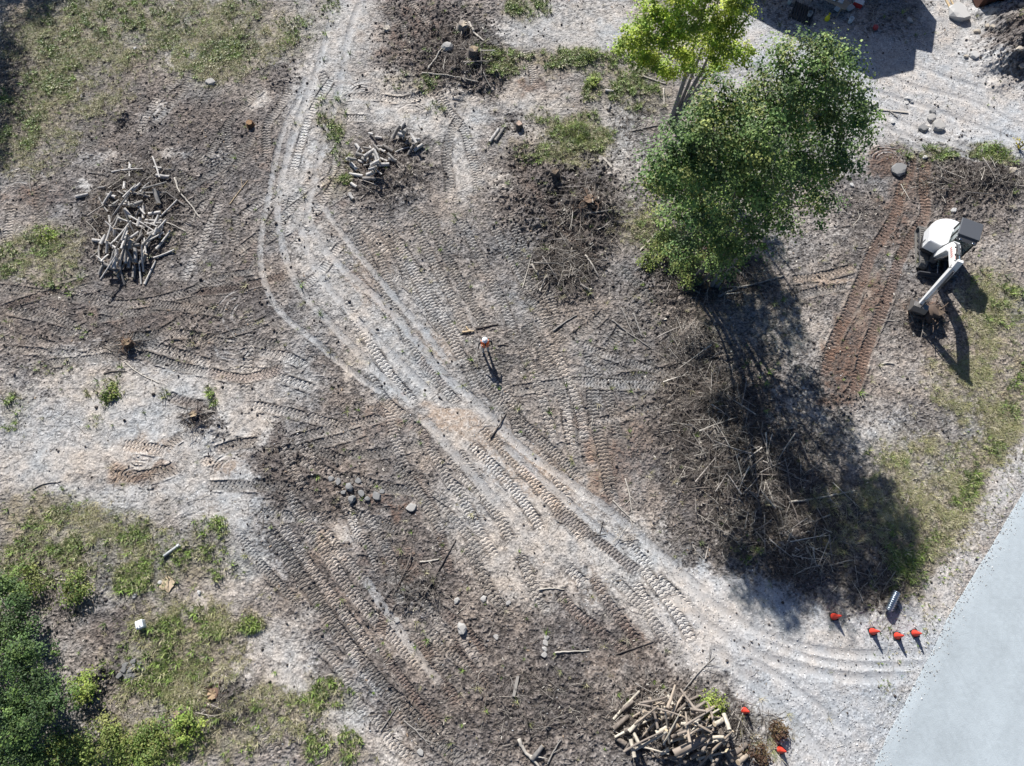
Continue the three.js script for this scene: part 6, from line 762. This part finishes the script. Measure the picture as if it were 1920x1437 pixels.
  const bw = 0.72, outer = [[4.04, 0.95], [4.36, 1.0], [4.46, 0.7], [4.34, 0.36], [4.02, 0.2], [3.66, 0.3]], inner = [[3.7, 0.34], [4.02, 0.25], [4.3, 0.4], [4.4, 0.7], [4.32, 0.95], [4.06, 0.92]];
  const shell = side([...outer, ...inner], bw, 0.006), cheek = (e) => { const s = new THREE.Shape(); outer.forEach(([z, y], i) => (i ? s.lineTo(z, y) : s.moveTo(z, y))); s.lineTo(3.78, 0.6); s.closePath(); return new THREE.ExtrudeGeometry(s, { depth: 0.025, bevelEnabled: false }).rotateY(-Math.PI / 2).translate(bx + e * bw / 2 + 0.012, 0, 0); };
  const bucket = up('bucket', [shell, cheek(-1), cheek(1)], worn);
  for (let k = 0; k < 5; k++) up('tooth', [box(0.06, 0.035, 0.16).rotateX(0.25).translate(bx - bw / 2 + 0.06 + k * (bw - 0.12) / 4, 0.315, 3.6)], worn, bucket);
  up('thumb', [side([[3.86, 1.2], [3.98, 1.2], [3.9, 0.9], [3.62, 0.55], [3.56, 0.6], [3.76, 0.95]], 0.24)], grey, stick);
}
// ---------------------------------------------------------------- traffic cones
{
  const redM = std(lin(0.72, 0.055, 0.03), 0.55), blackM = std(lin(0.025, 0.025, 0.025), 0.85);
  const spots = [[1561, 1157, 8, 0.1, 'red traffic cone on gravel below the tree shade tip, apart from the row of three'], [1633, 1185, 12, 0.02, 'red traffic cone on gravel in the patch of shade, end of the row of three'], [1681, 1193, -4, -0.05, 'red traffic cone in the middle of the row of three'], [1715, 1188, 20, -0.08, 'red traffic cone of the row of three that stands close to the paved road'], [1394, 1333, 45, 0.03, 'red traffic cone on the driveway beside the small bright bush'], [1461, 1406, 40, 0.03, 'red traffic cone on the driveway beside the rust brown dead weeds']];
  for (const [px, py, a, lean, label] of spots) {
    const [x, z] = at(px, py), g = base('traffic_cone', x, groundY(x, z) + 0.005, z, R(a)); tag(g, label, 'traffic cone', 'traffic cones at the driveway');
    mesh('base', rbox(0.38, 0.04, 0.38, 0.015, 0, 0.02, 0), blackM, g);
    const prof = [[0.16, 0.04], [0.16, 0.075], [0.142, 0.09], [0.105, 0.3], [0.07, 0.5], [0.036, 0.69], [0.03, 0.71], [0.02, 0.712], [0.019, 0.66]].map(([r, y]) => new THREE.Vector2(r, y));
    mesh('body', new THREE.LatheGeometry(prof, 20).applyMatrix4(new THREE.Matrix4().makeShear(0, 0, lean, 0, 0, 0)), redM, g);
  }
}
// ---------------------------------------------------------------- corrugated culvert pipe
{
  const [x, z] = at(1665, 1129), n = 60, prof = []; for (let i = 0; i <= n; i++) prof.push(new THREE.Vector2(0.17 + 0.024 * Math.sin(i / n * Math.PI * 2 * 9), (i / n - 0.5) * 0.98)); for (let i = n; i >= 0; i--) prof.push(new THREE.Vector2(0.158 + 0.024 * Math.sin(i / n * Math.PI * 2 * 9), (i / n - 0.5) * 0.98));
  const g = new THREE.LatheGeometry(prof, 24).rotateZ(Math.PI / 2), m = mesh('culvert_pipe', g, std(lin(0.42, 0.46, 0.5), 0.3, { metalness: 0.9 }));
  m.position.set(x, groundY(x, z) + 0.2, z); m.rotation.set(0, R(58), R(4)); tag(m, 'short corrugated galvanised pipe lying on the verge above the cones', 'pipe');
}
// ---------------------------------------------------------------- the worker
{
  const [x, z] = at(911, 661), g = base('person', x, groundY(x, z), z, R(8));
  tag(g, 'person in orange safety vest and white hard hat walking across the lot', 'person');
  // bones: a, b, radius at a, radius at b; facing +z
  const J = { hipL: V(0.095, 0.94, 0), hipR: V(-0.095, 0.94, 0), kneeL: V(0.12, 0.52, 0.05), kneeR: V(-0.12, 0.52, 0.02), ankL: V(0.14, 0.1, -0.02), ankR: V(-0.14, 0.1, 0.02), pel: V(0, 0.98, 0), waist: V(0, 1.12, 0), chest: V(0, 1.32, 0.01), neck: V(0, 1.5, 0), head: V(0, 1.63, 0.03), shL: V(0.185, 1.43, 0), shR: V(-0.185, 1.43, 0), elL: V(0.34, 1.2, -0.06), elR: V(-0.32, 1.18, 0.0), wrL: V(0.36, 1.0, 0.08), wrR: V(-0.38, 0.98, 0.14) };
  const bones = [[J.hipL, J.kneeL, 0.088, 0.06], [J.kneeL, J.ankL, 0.06, 0.046], [J.hipR, J.kneeR, 0.088, 0.06], [J.kneeR, J.ankR, 0.06, 0.046], [J.hipL, J.hipR, 0.1, 0.1], [J.pel, J.waist, 0.13, 0.115], [J.waist, J.chest, 0.115, 0.135], [J.chest, J.neck, 0.12, 0.05], [J.shL, J.shR, 0.07, 0.07], [V(0.1, 1.33, 0.01), V(-0.1, 1.33, 0.01), 0.11, 0.11], [J.neck, J.head, 0.052, 0.055], [J.shL, J.elL, 0.058, 0.044], [J.elL, J.wrL, 0.043, 0.03], [J.shR, J.elR, 0.058, 0.044], [J.elR, J.wrR, 0.043, 0.03], [J.ankL, V(0.15, 0.045, 0.13), 0.048, 0.04], [J.ankR, V(-0.16, 0.045, 0.16), 0.048, 0.04], [J.ankL, V(0.14, 0.045, -0.07), 0.05, 0.042], [J.ankR, V(-0.14, 0.045, -0.03), 0.05, 0.042]];
  const seg = (p, [a, b, r0, r1]) => { const dx = b.x - a.x, dy = b.y - a.y, dz = b.z - a.z, t = clamp(((p.x - a.x) * dx + (p.y - a.y) * dy + (p.z - a.z) * dz) / (dx * dx + dy * dy + dz * dz)); return Math.hypot(p.x - a.x - dx * t, p.y - a.y - dy * t, p.z - a.z - dz * t) - lerp(r0, r1, t); };
  const smin = (a, b, k) => { const h = clamp(0.5 + 0.5 * (b - a) / k); return lerp(b, a, h) - k * h * (1 - h); };
  function blob(sdf, center, half, res) {
    const mc = new MarchingCubes(res, new THREE.MeshBasicMaterial(), false, false, 400000); mc.isolation = 0; const p = V(0, 0, 0);
    for (let k = 0; k < res; k++) for (let j = 0; j < res; j++) for (let i = 0; i < res; i++) { p.set(center.x + (i / res * 2 - 1) * half, center.y + (j / res * 2 - 1) * half, center.z + (k / res * 2 - 1) * half); mc.field[i + j * res + k * res * res] = -sdf(p); }
    mc.update(); const n = mc.count, q = new THREE.BufferGeometry();
    q.setAttribute('position', new THREE.BufferAttribute(mc.positionArray.slice(0, n * 3), 3)); q.setAttribute('normal', new THREE.BufferAttribute(mc.normalArray.slice(0, n * 3), 3));
    q.scale(half, half, half).translate(center.x, center.y, center.z); q.deleteAttribute('normal'); const w = mergeVertices(q, 1e-4); w.computeVertexNormals(); return w;
  }
  const body = blob((p) => { let d = 9; for (const b of bones) d = smin(d, seg(p, b), 0.035); return d; }, V(0, 0.86, 0.03), 0.92, 132);
  const head = blob((p) => { const hx = p.x / 0.076, hy = (p.y - 1.635) / 0.112, hz = (p.z - 0.03) / 0.094; let d = (Math.hypot(hx, hy, hz) - 1) * 0.085; d = smin(d, seg(p, [V(0, 1.56, 0.07), V(0, 1.555, 0.095), 0.035, 0.025]), 0.03); d = smin(d, seg(p, [V(0, 1.65, 0.115), V(0, 1.615, 0.135), 0.009, 0.014]), 0.012); for (const e of [-1, 1]) { d = smin(d, seg(p, [V(e * 0.078, 1.65, 0.02), V(e * 0.08, 1.615, 0.025), 0.014, 0.01]), 0.012); d = Math.max(d, -(Math.hypot(p.x - e * 0.032, p.y - 1.648, p.z - 0.128) - 0.014)); } d = Math.max(d, -(Math.hypot((p.x) * 0.35, p.y - 1.582, p.z - 0.128) - 0.007)); return d; }, V(0, 1.63, 0.03), 0.16, 88);
  const hand = (w, el) => { const dir = w.clone().sub(el).normalize(), out = V(dir.z, 0, -dir.x).normalize(), fr = V(0, 0, 1), fb = []; const palm = w.clone().addScaledVector(dir, 0.05); fb.push([w, w.clone().addScaledVector(dir, 0.085), 0.026, 0.03]); [-0.03, -0.01, 0.01, 0.028].forEach((o, i) => { const a = w.clone().addScaledVector(dir, 0.085).add(V(0, 0, o)), l = [0.03, 0.038, 0.036, 0.028][i], b = a.clone().addScaledVector(dir, l), c = b.clone().addScaledVector(dir, l * 0.7).add(V(w.x > 0 ? -0.02 : 0.02, 0, 0)); fb.push([a, b, 0.0095, 0.0088], [b, c, 0.0088, 0.0075]); }); const t0 = w.clone().addScaledVector(dir, 0.03).add(V(0, 0, 0.025)); fb.push([t0, t0.clone().addScaledVector(dir, 0.03).add(V(0, 0, 0.025)), 0.012, 0.009], [t0.clone().addScaledVector(dir, 0.03).add(V(0, 0, 0.025)), t0.clone().addScaledVector(dir, 0.058).add(V(0, 0, 0.03)), 0.009, 0.008]); return blob((p) => { let d = 9; for (const b of fb) d = smin(d, seg(p, b), 0.008); return d; }, palm.clone().addScaledVector(dir, 0.03), 0.13, 70); };
  const parts = [body, head, hand(J.wrL, J.elL), hand(J.wrR, J.elR)];
  const all = mergeGeometries(parts), pp = all.attributes.position, col = new Float32Array(pp.count * 3), nb = body.attributes.position.count;
  for (let i = 0; i < pp.count; i++) { const y = pp.getY(i), ax = Math.abs(pp.getX(i)); let c = [0.42, 0.26, 0.19]; if (i < nb) { if (y < 0.12) c = [0.06, 0.045, 0.035]; else if (y < 1.0 && !(ax > 0.26)) c = [0.34, 0.34, 0.33]; else if (y < 1.49) c = [0.03, 0.03, 0.035]; } else if (y > 1.642 && pp.getZ(i) < 0.07 && i < nb + head.attributes.position.count) c = [0.05, 0.035, 0.025]; col.set(c, i * 3); }
  all.setAttribute('color', new THREE.BufferAttribute(col, 3));
  mesh('body', all, std(white, 0.8, { vertexColors: true }), g);
  // open vest: the torso's surface, a little proud, without a strip down the front
  const vb = bones.slice(4, 10), vest = blob((p) => { let d = 9; for (const b of vb) d = smin(d, seg(p, b), 0.04); d -= 0.022; d = Math.max(d, p.y - 1.47, 0.9 - p.y, Math.abs(p.x) - 0.225); if (p.z > 0) d = Math.max(d, 0.035 - Math.abs(p.x)); d = Math.max(d, -(Math.hypot(p.x, (p.y - 1.5) * 0.8, p.z) - 0.085)); return d; }, V(0, 1.2, 0), 0.42, 96);
  const vestO = mesh('vest', vest, std(lin(0.85, 0.16, 0.03), 0.7), g);
  const band_ = (y, r) => new THREE.TorusGeometry(r, 0.014, 6, 24).rotateX(Math.PI / 2).scale(1.25, 2.2, 0.94).translate(0, y, 0.005);
  mesh('reflective_tape', merged([band_(1.06, 0.135)]), std(lin(0.62, 0.66, 0.5), 0.3), vestO);
  const hat = []; for (let i = 0; i <= 10; i++) { const a = i / 10 * Math.PI / 2; hat.push(new THREE.Vector2(Math.sin(a) * 0.125, Math.cos(a) * 0.115)); } hat.push(new THREE.Vector2(0.155, -0.012), new THREE.Vector2(0.15, -0.022), new THREE.Vector2(0.115, -0.008));
  const hatO = mesh('hard_hat', new THREE.LatheGeometry(hat, 28).scale(1, 1, 1.14).rotateX(0.08).translate(0, 1.685, 0.03), new THREE.MeshPhysicalMaterial({ color: lin(0.78, 0.8, 0.82), roughness: 0.3, clearcoat: 0.4, side: THREE.DoubleSide }), g);
  mesh('ridge', rbox(0.03, 0.02, 0.2, 0.008, 0, 1.8, 0.03), hatO.material, hatO);
}
// ---------------------------------------------------------------- things left in the grass
{
  const [x, z] = at(267, 1172), g = base('plastic_canister', x, groundY(x, z), z, R(22)); tag(g, 'white plastic canister standing on bare soil in the grass', 'canister');
  const wm = std(lin(0.74, 0.76, 0.78), 0.4), b = mesh('body', rbox(0.36, 0.4, 0.4, 0.06, 0, 0.2, 0), wm, g); mesh('cap', cyl(0.045, 0.045, 0.05, 14).translate(-0.1, 0.42, 0.1), std(lin(0.6, 0.62, 0.64), 0.5), g); mesh('handle', limb([V(-0.02, 0.39, -0.14), V(0.0, 0.455, -0.1), V(0.04, 0.455, 0.06), V(0.05, 0.39, 0.12)], [0.02, 0.02, 0.02, 0.02], 8), wm, g); void b;
}
{
  const [x, z] = at(314, 1096), s = new THREE.Shape(); [[-0.3, -0.3], [-0.05, -0.33], [0.02, -0.29], [0.3, -0.3], [0.29, -0.05], [0.33, 0.1], [0.27, 0.12], [0.29, 0.33], [0.05, 0.32], [-0.28, 0.34], [-0.31, 0.05]].forEach(([a, b], i) => (i ? s.lineTo(a, b) : s.moveTo(a, b))); s.closePath();
  const m = mesh('cardboard_sheet', new THREE.ExtrudeGeometry(s, { depth: 0.018, bevelEnabled: false }).rotateX(-Math.PI / 2), std(lin(0.52, 0.41, 0.28), 0.9)); m.position.set(x, groundY(x, z) + 0.05, z); m.rotation.set(0.06, R(-28), 0.05); tag(m, 'torn tan cardboard sheet lying flat in the grass', 'cardboard');
}
{
  const [x, z] = at(323, 1033), g = base('drain_pipe', x, groundY(x, z) + 0.1, z, R(38)); tag(g, 'short grey pipe with a collar lying in the grass', 'pipe'); const pm = std(lin(0.42, 0.43, 0.43), 0.5);
  mesh('tube', new THREE.LatheGeometry([[0.062, -0.44], [0.075, -0.44], [0.075, 0.44], [0.062, 0.44], [0.062, -0.44]].map(([a, b]) => new THREE.Vector2(a, b)), 18).rotateZ(Math.PI / 2), pm, g); mesh('collar', cyl(0.092, 0.092, 0.13, 18).rotateZ(Math.PI / 2).translate(0.36, 0, 0), std(lin(0.6, 0.61, 0.61), 0.45), g);
}
// ---------------------------------------------------------------- the yard in the shade of the house
{
  const put = (name, px, py, turn, label, cat, group) => { const [x, z] = at(px, py), g = base(name, x, groundY(x, z), z, R(turn)); return tag(g, label, cat, group); };
  function bucket(px, py, label, c, handle) { const g = put('bucket', px, py, 20, label, 'bucket'), m = std(lin(...c), 0.5); mesh('body', new THREE.LatheGeometry([[0, 0.012], [0.125, 0.012], [0.15, 0.37], [0.16, 0.37], [0.16, 0.39], [0.145, 0.39], [0.12, 0.03], [0, 0.03]].map(([a, b]) => new THREE.Vector2(a, b)), 22), m, g); mesh('handle', new THREE.TorusGeometry(0.155, 0.005, 6, 20, Math.PI).rotateX(handle).translate(0, 0.35, 0), std(lin(0.4, 0.4, 0.4), 0.3, { metalness: 0.9 }), g); return g; }
  bucket(1593, 43, 'clean white bucket on the shaded yard', [0.75, 0.77, 0.78], 1.4); bucket(1517, 31, 'grey bucket at the end of the ribbed black pipes', [0.4, 0.42, 0.43], 1.2); bucket(1480, 6, 'pale bucket behind the ribbed black pipes', [0.5, 0.52, 0.5], 1.3);
  // ribbed drainage pipes laid side by side
  const prof = []; for (let i = 0; i <= 80; i++) prof.push(new THREE.Vector2(0.055 + (i % 2) * 0.012, (i / 80 - 0.5) * 1.5)); for (let i = 80; i >= 0; i -= 8) prof.push(new THREE.Vector2(0.045, (i / 80 - 0.5) * 1.5));
  const pg = new THREE.LatheGeometry(prof, 14).rotateX(Math.PI / 2), pm = std(lin(0.045, 0.05, 0.055), 0.5);
  for (let k = 0; k < 9; k++) { const [x, z] = at(1487 + k * 4.4, 18 + k * 1.9), m = mesh('drainage_pipe', pg, pm); m.position.set(x, groundY(x, z) + 0.075, z); m.rotation.y = R(-22 + gauss() * 2); tag(m, 'ribbed black drainage pipe laid flat in a row on the shaded yard', 'pipe', 'ribbed pipes laid in a row'); }
  // work table of planks on trestles
  const wood = std(lin(0.33, 0.27, 0.2), 0.85), tb = put('work_table', 1548, 14, -37, 'long plank work table loaded with tools beside the house', 'table');
  for (let k = 0; k < 4; k++) mesh('plank', box(2.6, 0.04, 0.19, 0, 0.8, -0.3 + k * 0.2), wood, tb);
  for (const x of [-1, 1]) for (const z of [-0.28, 0.28]) mesh('leg', rod(V(x, 0.78, z * 0.6), V(x * 1.02, 0, z * 1.3), 0.03), wood, tb);
  const c = Math.cos(R(-37)), s = Math.sin(R(-37)), T = (a, b) => [tb.position.x + a * c + b * s, tb.position.z - a * s + b * c], onT = (name, a, b, geo, mat, label, cat) => { const [x, z] = T(a, b), m = mesh(name, geo, mat); m.position.set(x, tb.position.y + 0.822, z); m.rotation.y = R(-37 + rr(-20, 20)); return tag(m, label, cat); };
  onT('storage_box', 0.2, 0.05, merged([rbox(0.42, 0.16, 0.28, 0.03, 0, 0.08, 0), rbox(0.45, 0.03, 0.31, 0.012, 0, 0.177, 0)]), std(lin(0.5, 0.58, 0.64), 0.5), 'pale blue storage box on the work table', 'box'); onT('paint_tray', 0.72, -0.05, merged([box(0.34, 0.02, 0.28, 0, 0.012, 0), box(0.34, 0.08, 0.02, 0, 0.05, 0.13), box(0.34, 0.08, 0.02, 0, 0.05, -0.13)]), std(lin(0.6, 0.63, 0.66), 0.5), 'pale tray at the end of the work table', 'tray'); onT('tool_case', -0.35, 0.1, merged([rbox(0.36, 0.12, 0.3, 0.03, 0, 0.06, 0), limb([V(-0.08, 0.1, 0.15), V(-0.07, 0.1, 0.2), V(0.07, 0.1, 0.2), V(0.08, 0.1, 0.15)], [0.012, 0.012, 0.012, 0.012], 6)]), std(lin(0.35, 0.4, 0.44), 0.5), 'grey blue tool case on the work table', 'case');
  const sheet = mesh('board', box(0.34, 0.03, 0.52), std(lin(0.68, 0.7, 0.72), 0.5)); { const [x, z] = at(1569, 19); sheet.position.set(x, groundY(x, z) + 0.2, z); sheet.rotation.set(0.25, R(-35), 0); tag(sheet, 'white board leaning at the end of the work table', 'board'); }
  { const g = put('yellow_sack', 1550, 38, -12, 'bright yellow tied sack on the shaded yard', 'sack'), ym = std(lin(0.75, 0.66, 0.02), 0.6); mesh('body', new THREE.LatheGeometry([[0, 0], [0.13, 0.01], [0.17, 0.1], [0.15, 0.24], [0.07, 0.38], [0.03, 0.43]].map(([a, b]) => new THREE.Vector2(a, b)), 16), ym, g); mesh('tie', new THREE.LatheGeometry([[0.025, 0.42], [0.03, 0.44], [0.08, 0.56], [0.07, 0.57]].map(([a, b]) => new THREE.Vector2(a, b)), 12), ym, g); }
  { const g = put('cool_box', 1607, 12, -30, 'red cool box with white lid beside the house', 'cool box'); mesh('body', rbox(0.6, 0.34, 0.36, 0.03, 0, 0.17, 0), std(lin(0.45, 0.03, 0.03), 0.5), g); mesh('lid', rbox(0.62, 0.07, 0.38, 0.02, 0, 0.376, 0), std(lin(0.72, 0.73, 0.74), 0.5), g); for (const e of [-1, 1]) mesh('handle', limb([V(e * 0.3, 0.26, -0.1), V(e * 0.36, 0.24, -0.08), V(e * 0.36, 0.24, 0.08), V(e * 0.3, 0.26, 0.1)], [0.014, 0.014, 0.014, 0.014], 6), std(lin(0.7, 0.7, 0.7), 0.5), g); }
  { const m = mesh('cement_bag', rbox(0.6, 0.16, 0.4, 0.07, 0, 0.08, 0), std(lin(0.4, 0.42, 0.43), 0.8)), [x, z] = at(1593, 17); m.position.set(x, groundY(x, z) + 0.02, z); m.rotation.y = 0.6; tag(m, 'slumped grey bag beside the red cool box', 'bag'); }
  { const g = put('plate_compactor', 1639, 56, 10, 'small red plate compactor with two long handles on the shaded yard', 'compactor'), rm = std(lin(0.4, 0.06, 0.06), 0.5); mesh('plate', rbox(0.36, 0.05, 0.42, 0.015, 0, 0.04, 0), std(lin(0.12, 0.12, 0.12), 0.6), g); mesh('engine', rbox(0.26, 0.26, 0.28, 0.05, 0, 0.2, 0.02), rm, g); for (const e of [-1, 1]) mesh('handle', rod(V(e * 0.1, 0.1, -0.15), V(e * 0.16, 0.85, -0.85), 0.014), std(lin(0.3, 0.3, 0.3), 0.4), g); mesh('crossbar', rod(V(-0.16, 0.85, -0.85), V(0.16, 0.85, -0.85), 0.016), std(lin(0.05, 0.05, 0.05), 0.6), g); }
  for (const [x0, y0, x1, y1, w, t, tone, label] of [[1770, -6, 1784, 22, 0.14, 0.05, 'tan', 'pale lumber plank lying beside the concrete block, nearer the house'], [1779, -6, 1791, 18, 0.1, 0.05, 'tan', 'narrow pale lumber plank lying against the concrete block'], [1589, 60, 1600, 50, 0.1, 0.04, 'grey', 'short weathered board in the shade below the white bucket'], [1523, 52, 1524, 61, 0.14, 0.04, 'grey', 'short board stub below the ribbed pipes'], [1531, 63, 1541, 63, 0.12, 0.04, 'grey', 'short board lying beside the other stub in the shade'], [1130, 298, 1147, 315, 0.13, 0.04, 'pale', 'pale sawn plank near the upturned reddish stump'], [1650, 206, 1703, 212, 0.09, 0.05, 'pale', 'long pale lumber piece beside the tip of the green crown'], [1667, 208, 1683, 220, 0.07, 0.04, 'grey', 'short grey lumber piece under the long pale one'], [971, 1268, 963, 1306, 0.14, 0.04, 'grey', 'weathered sawn plank lying on the torn soil above the log heap'], [1196, 117, 1192, 131, 0.14, 0.06, 'pale', 'short pale block of lumber in weeds below the yellow green crown'], [1626, 46, 1646, 4, 0.035, 0.035, 'grey', 'thin grey pole lying on the shaded yard'], [1846, 14, 1862, 2, 0.05, 0.04, 'grey', 'thin board leaning by the rust brown skip'], [1884, 26, 1902, 19, 0.06, 0.04, 'pale', 'thin pale lath in the shade of the skip']]) {
    const a = at(x0, y0), b = at(x1, y1), m = mesh('lumber_plank', box(Math.hypot(b[0] - a[0], b[1] - a[1]), t, w), WOOD[tone]), x = (a[0] + b[0]) / 2, z = (a[1] + b[1]) / 2; m.position.set(x, Math.max(groundY(x, z), (groundY(...a) + groundY(...b)) / 2) + t / 2 + 0.015, z); m.rotation.set(0, -Math.atan2(b[1] - a[1], b[0] - a[0]), Math.atan2(groundY(...b) - groundY(...a), Math.hypot(b[0] - a[0], b[1] - a[1])) * 0.9, 'YXZ'); tag(m, label, 'plank');
  }
}
scene.traverse((o) => { if (o.isMesh) { o.castShadow = true; o.receiveShadow = true; } });
renderer.render(scene, camera);
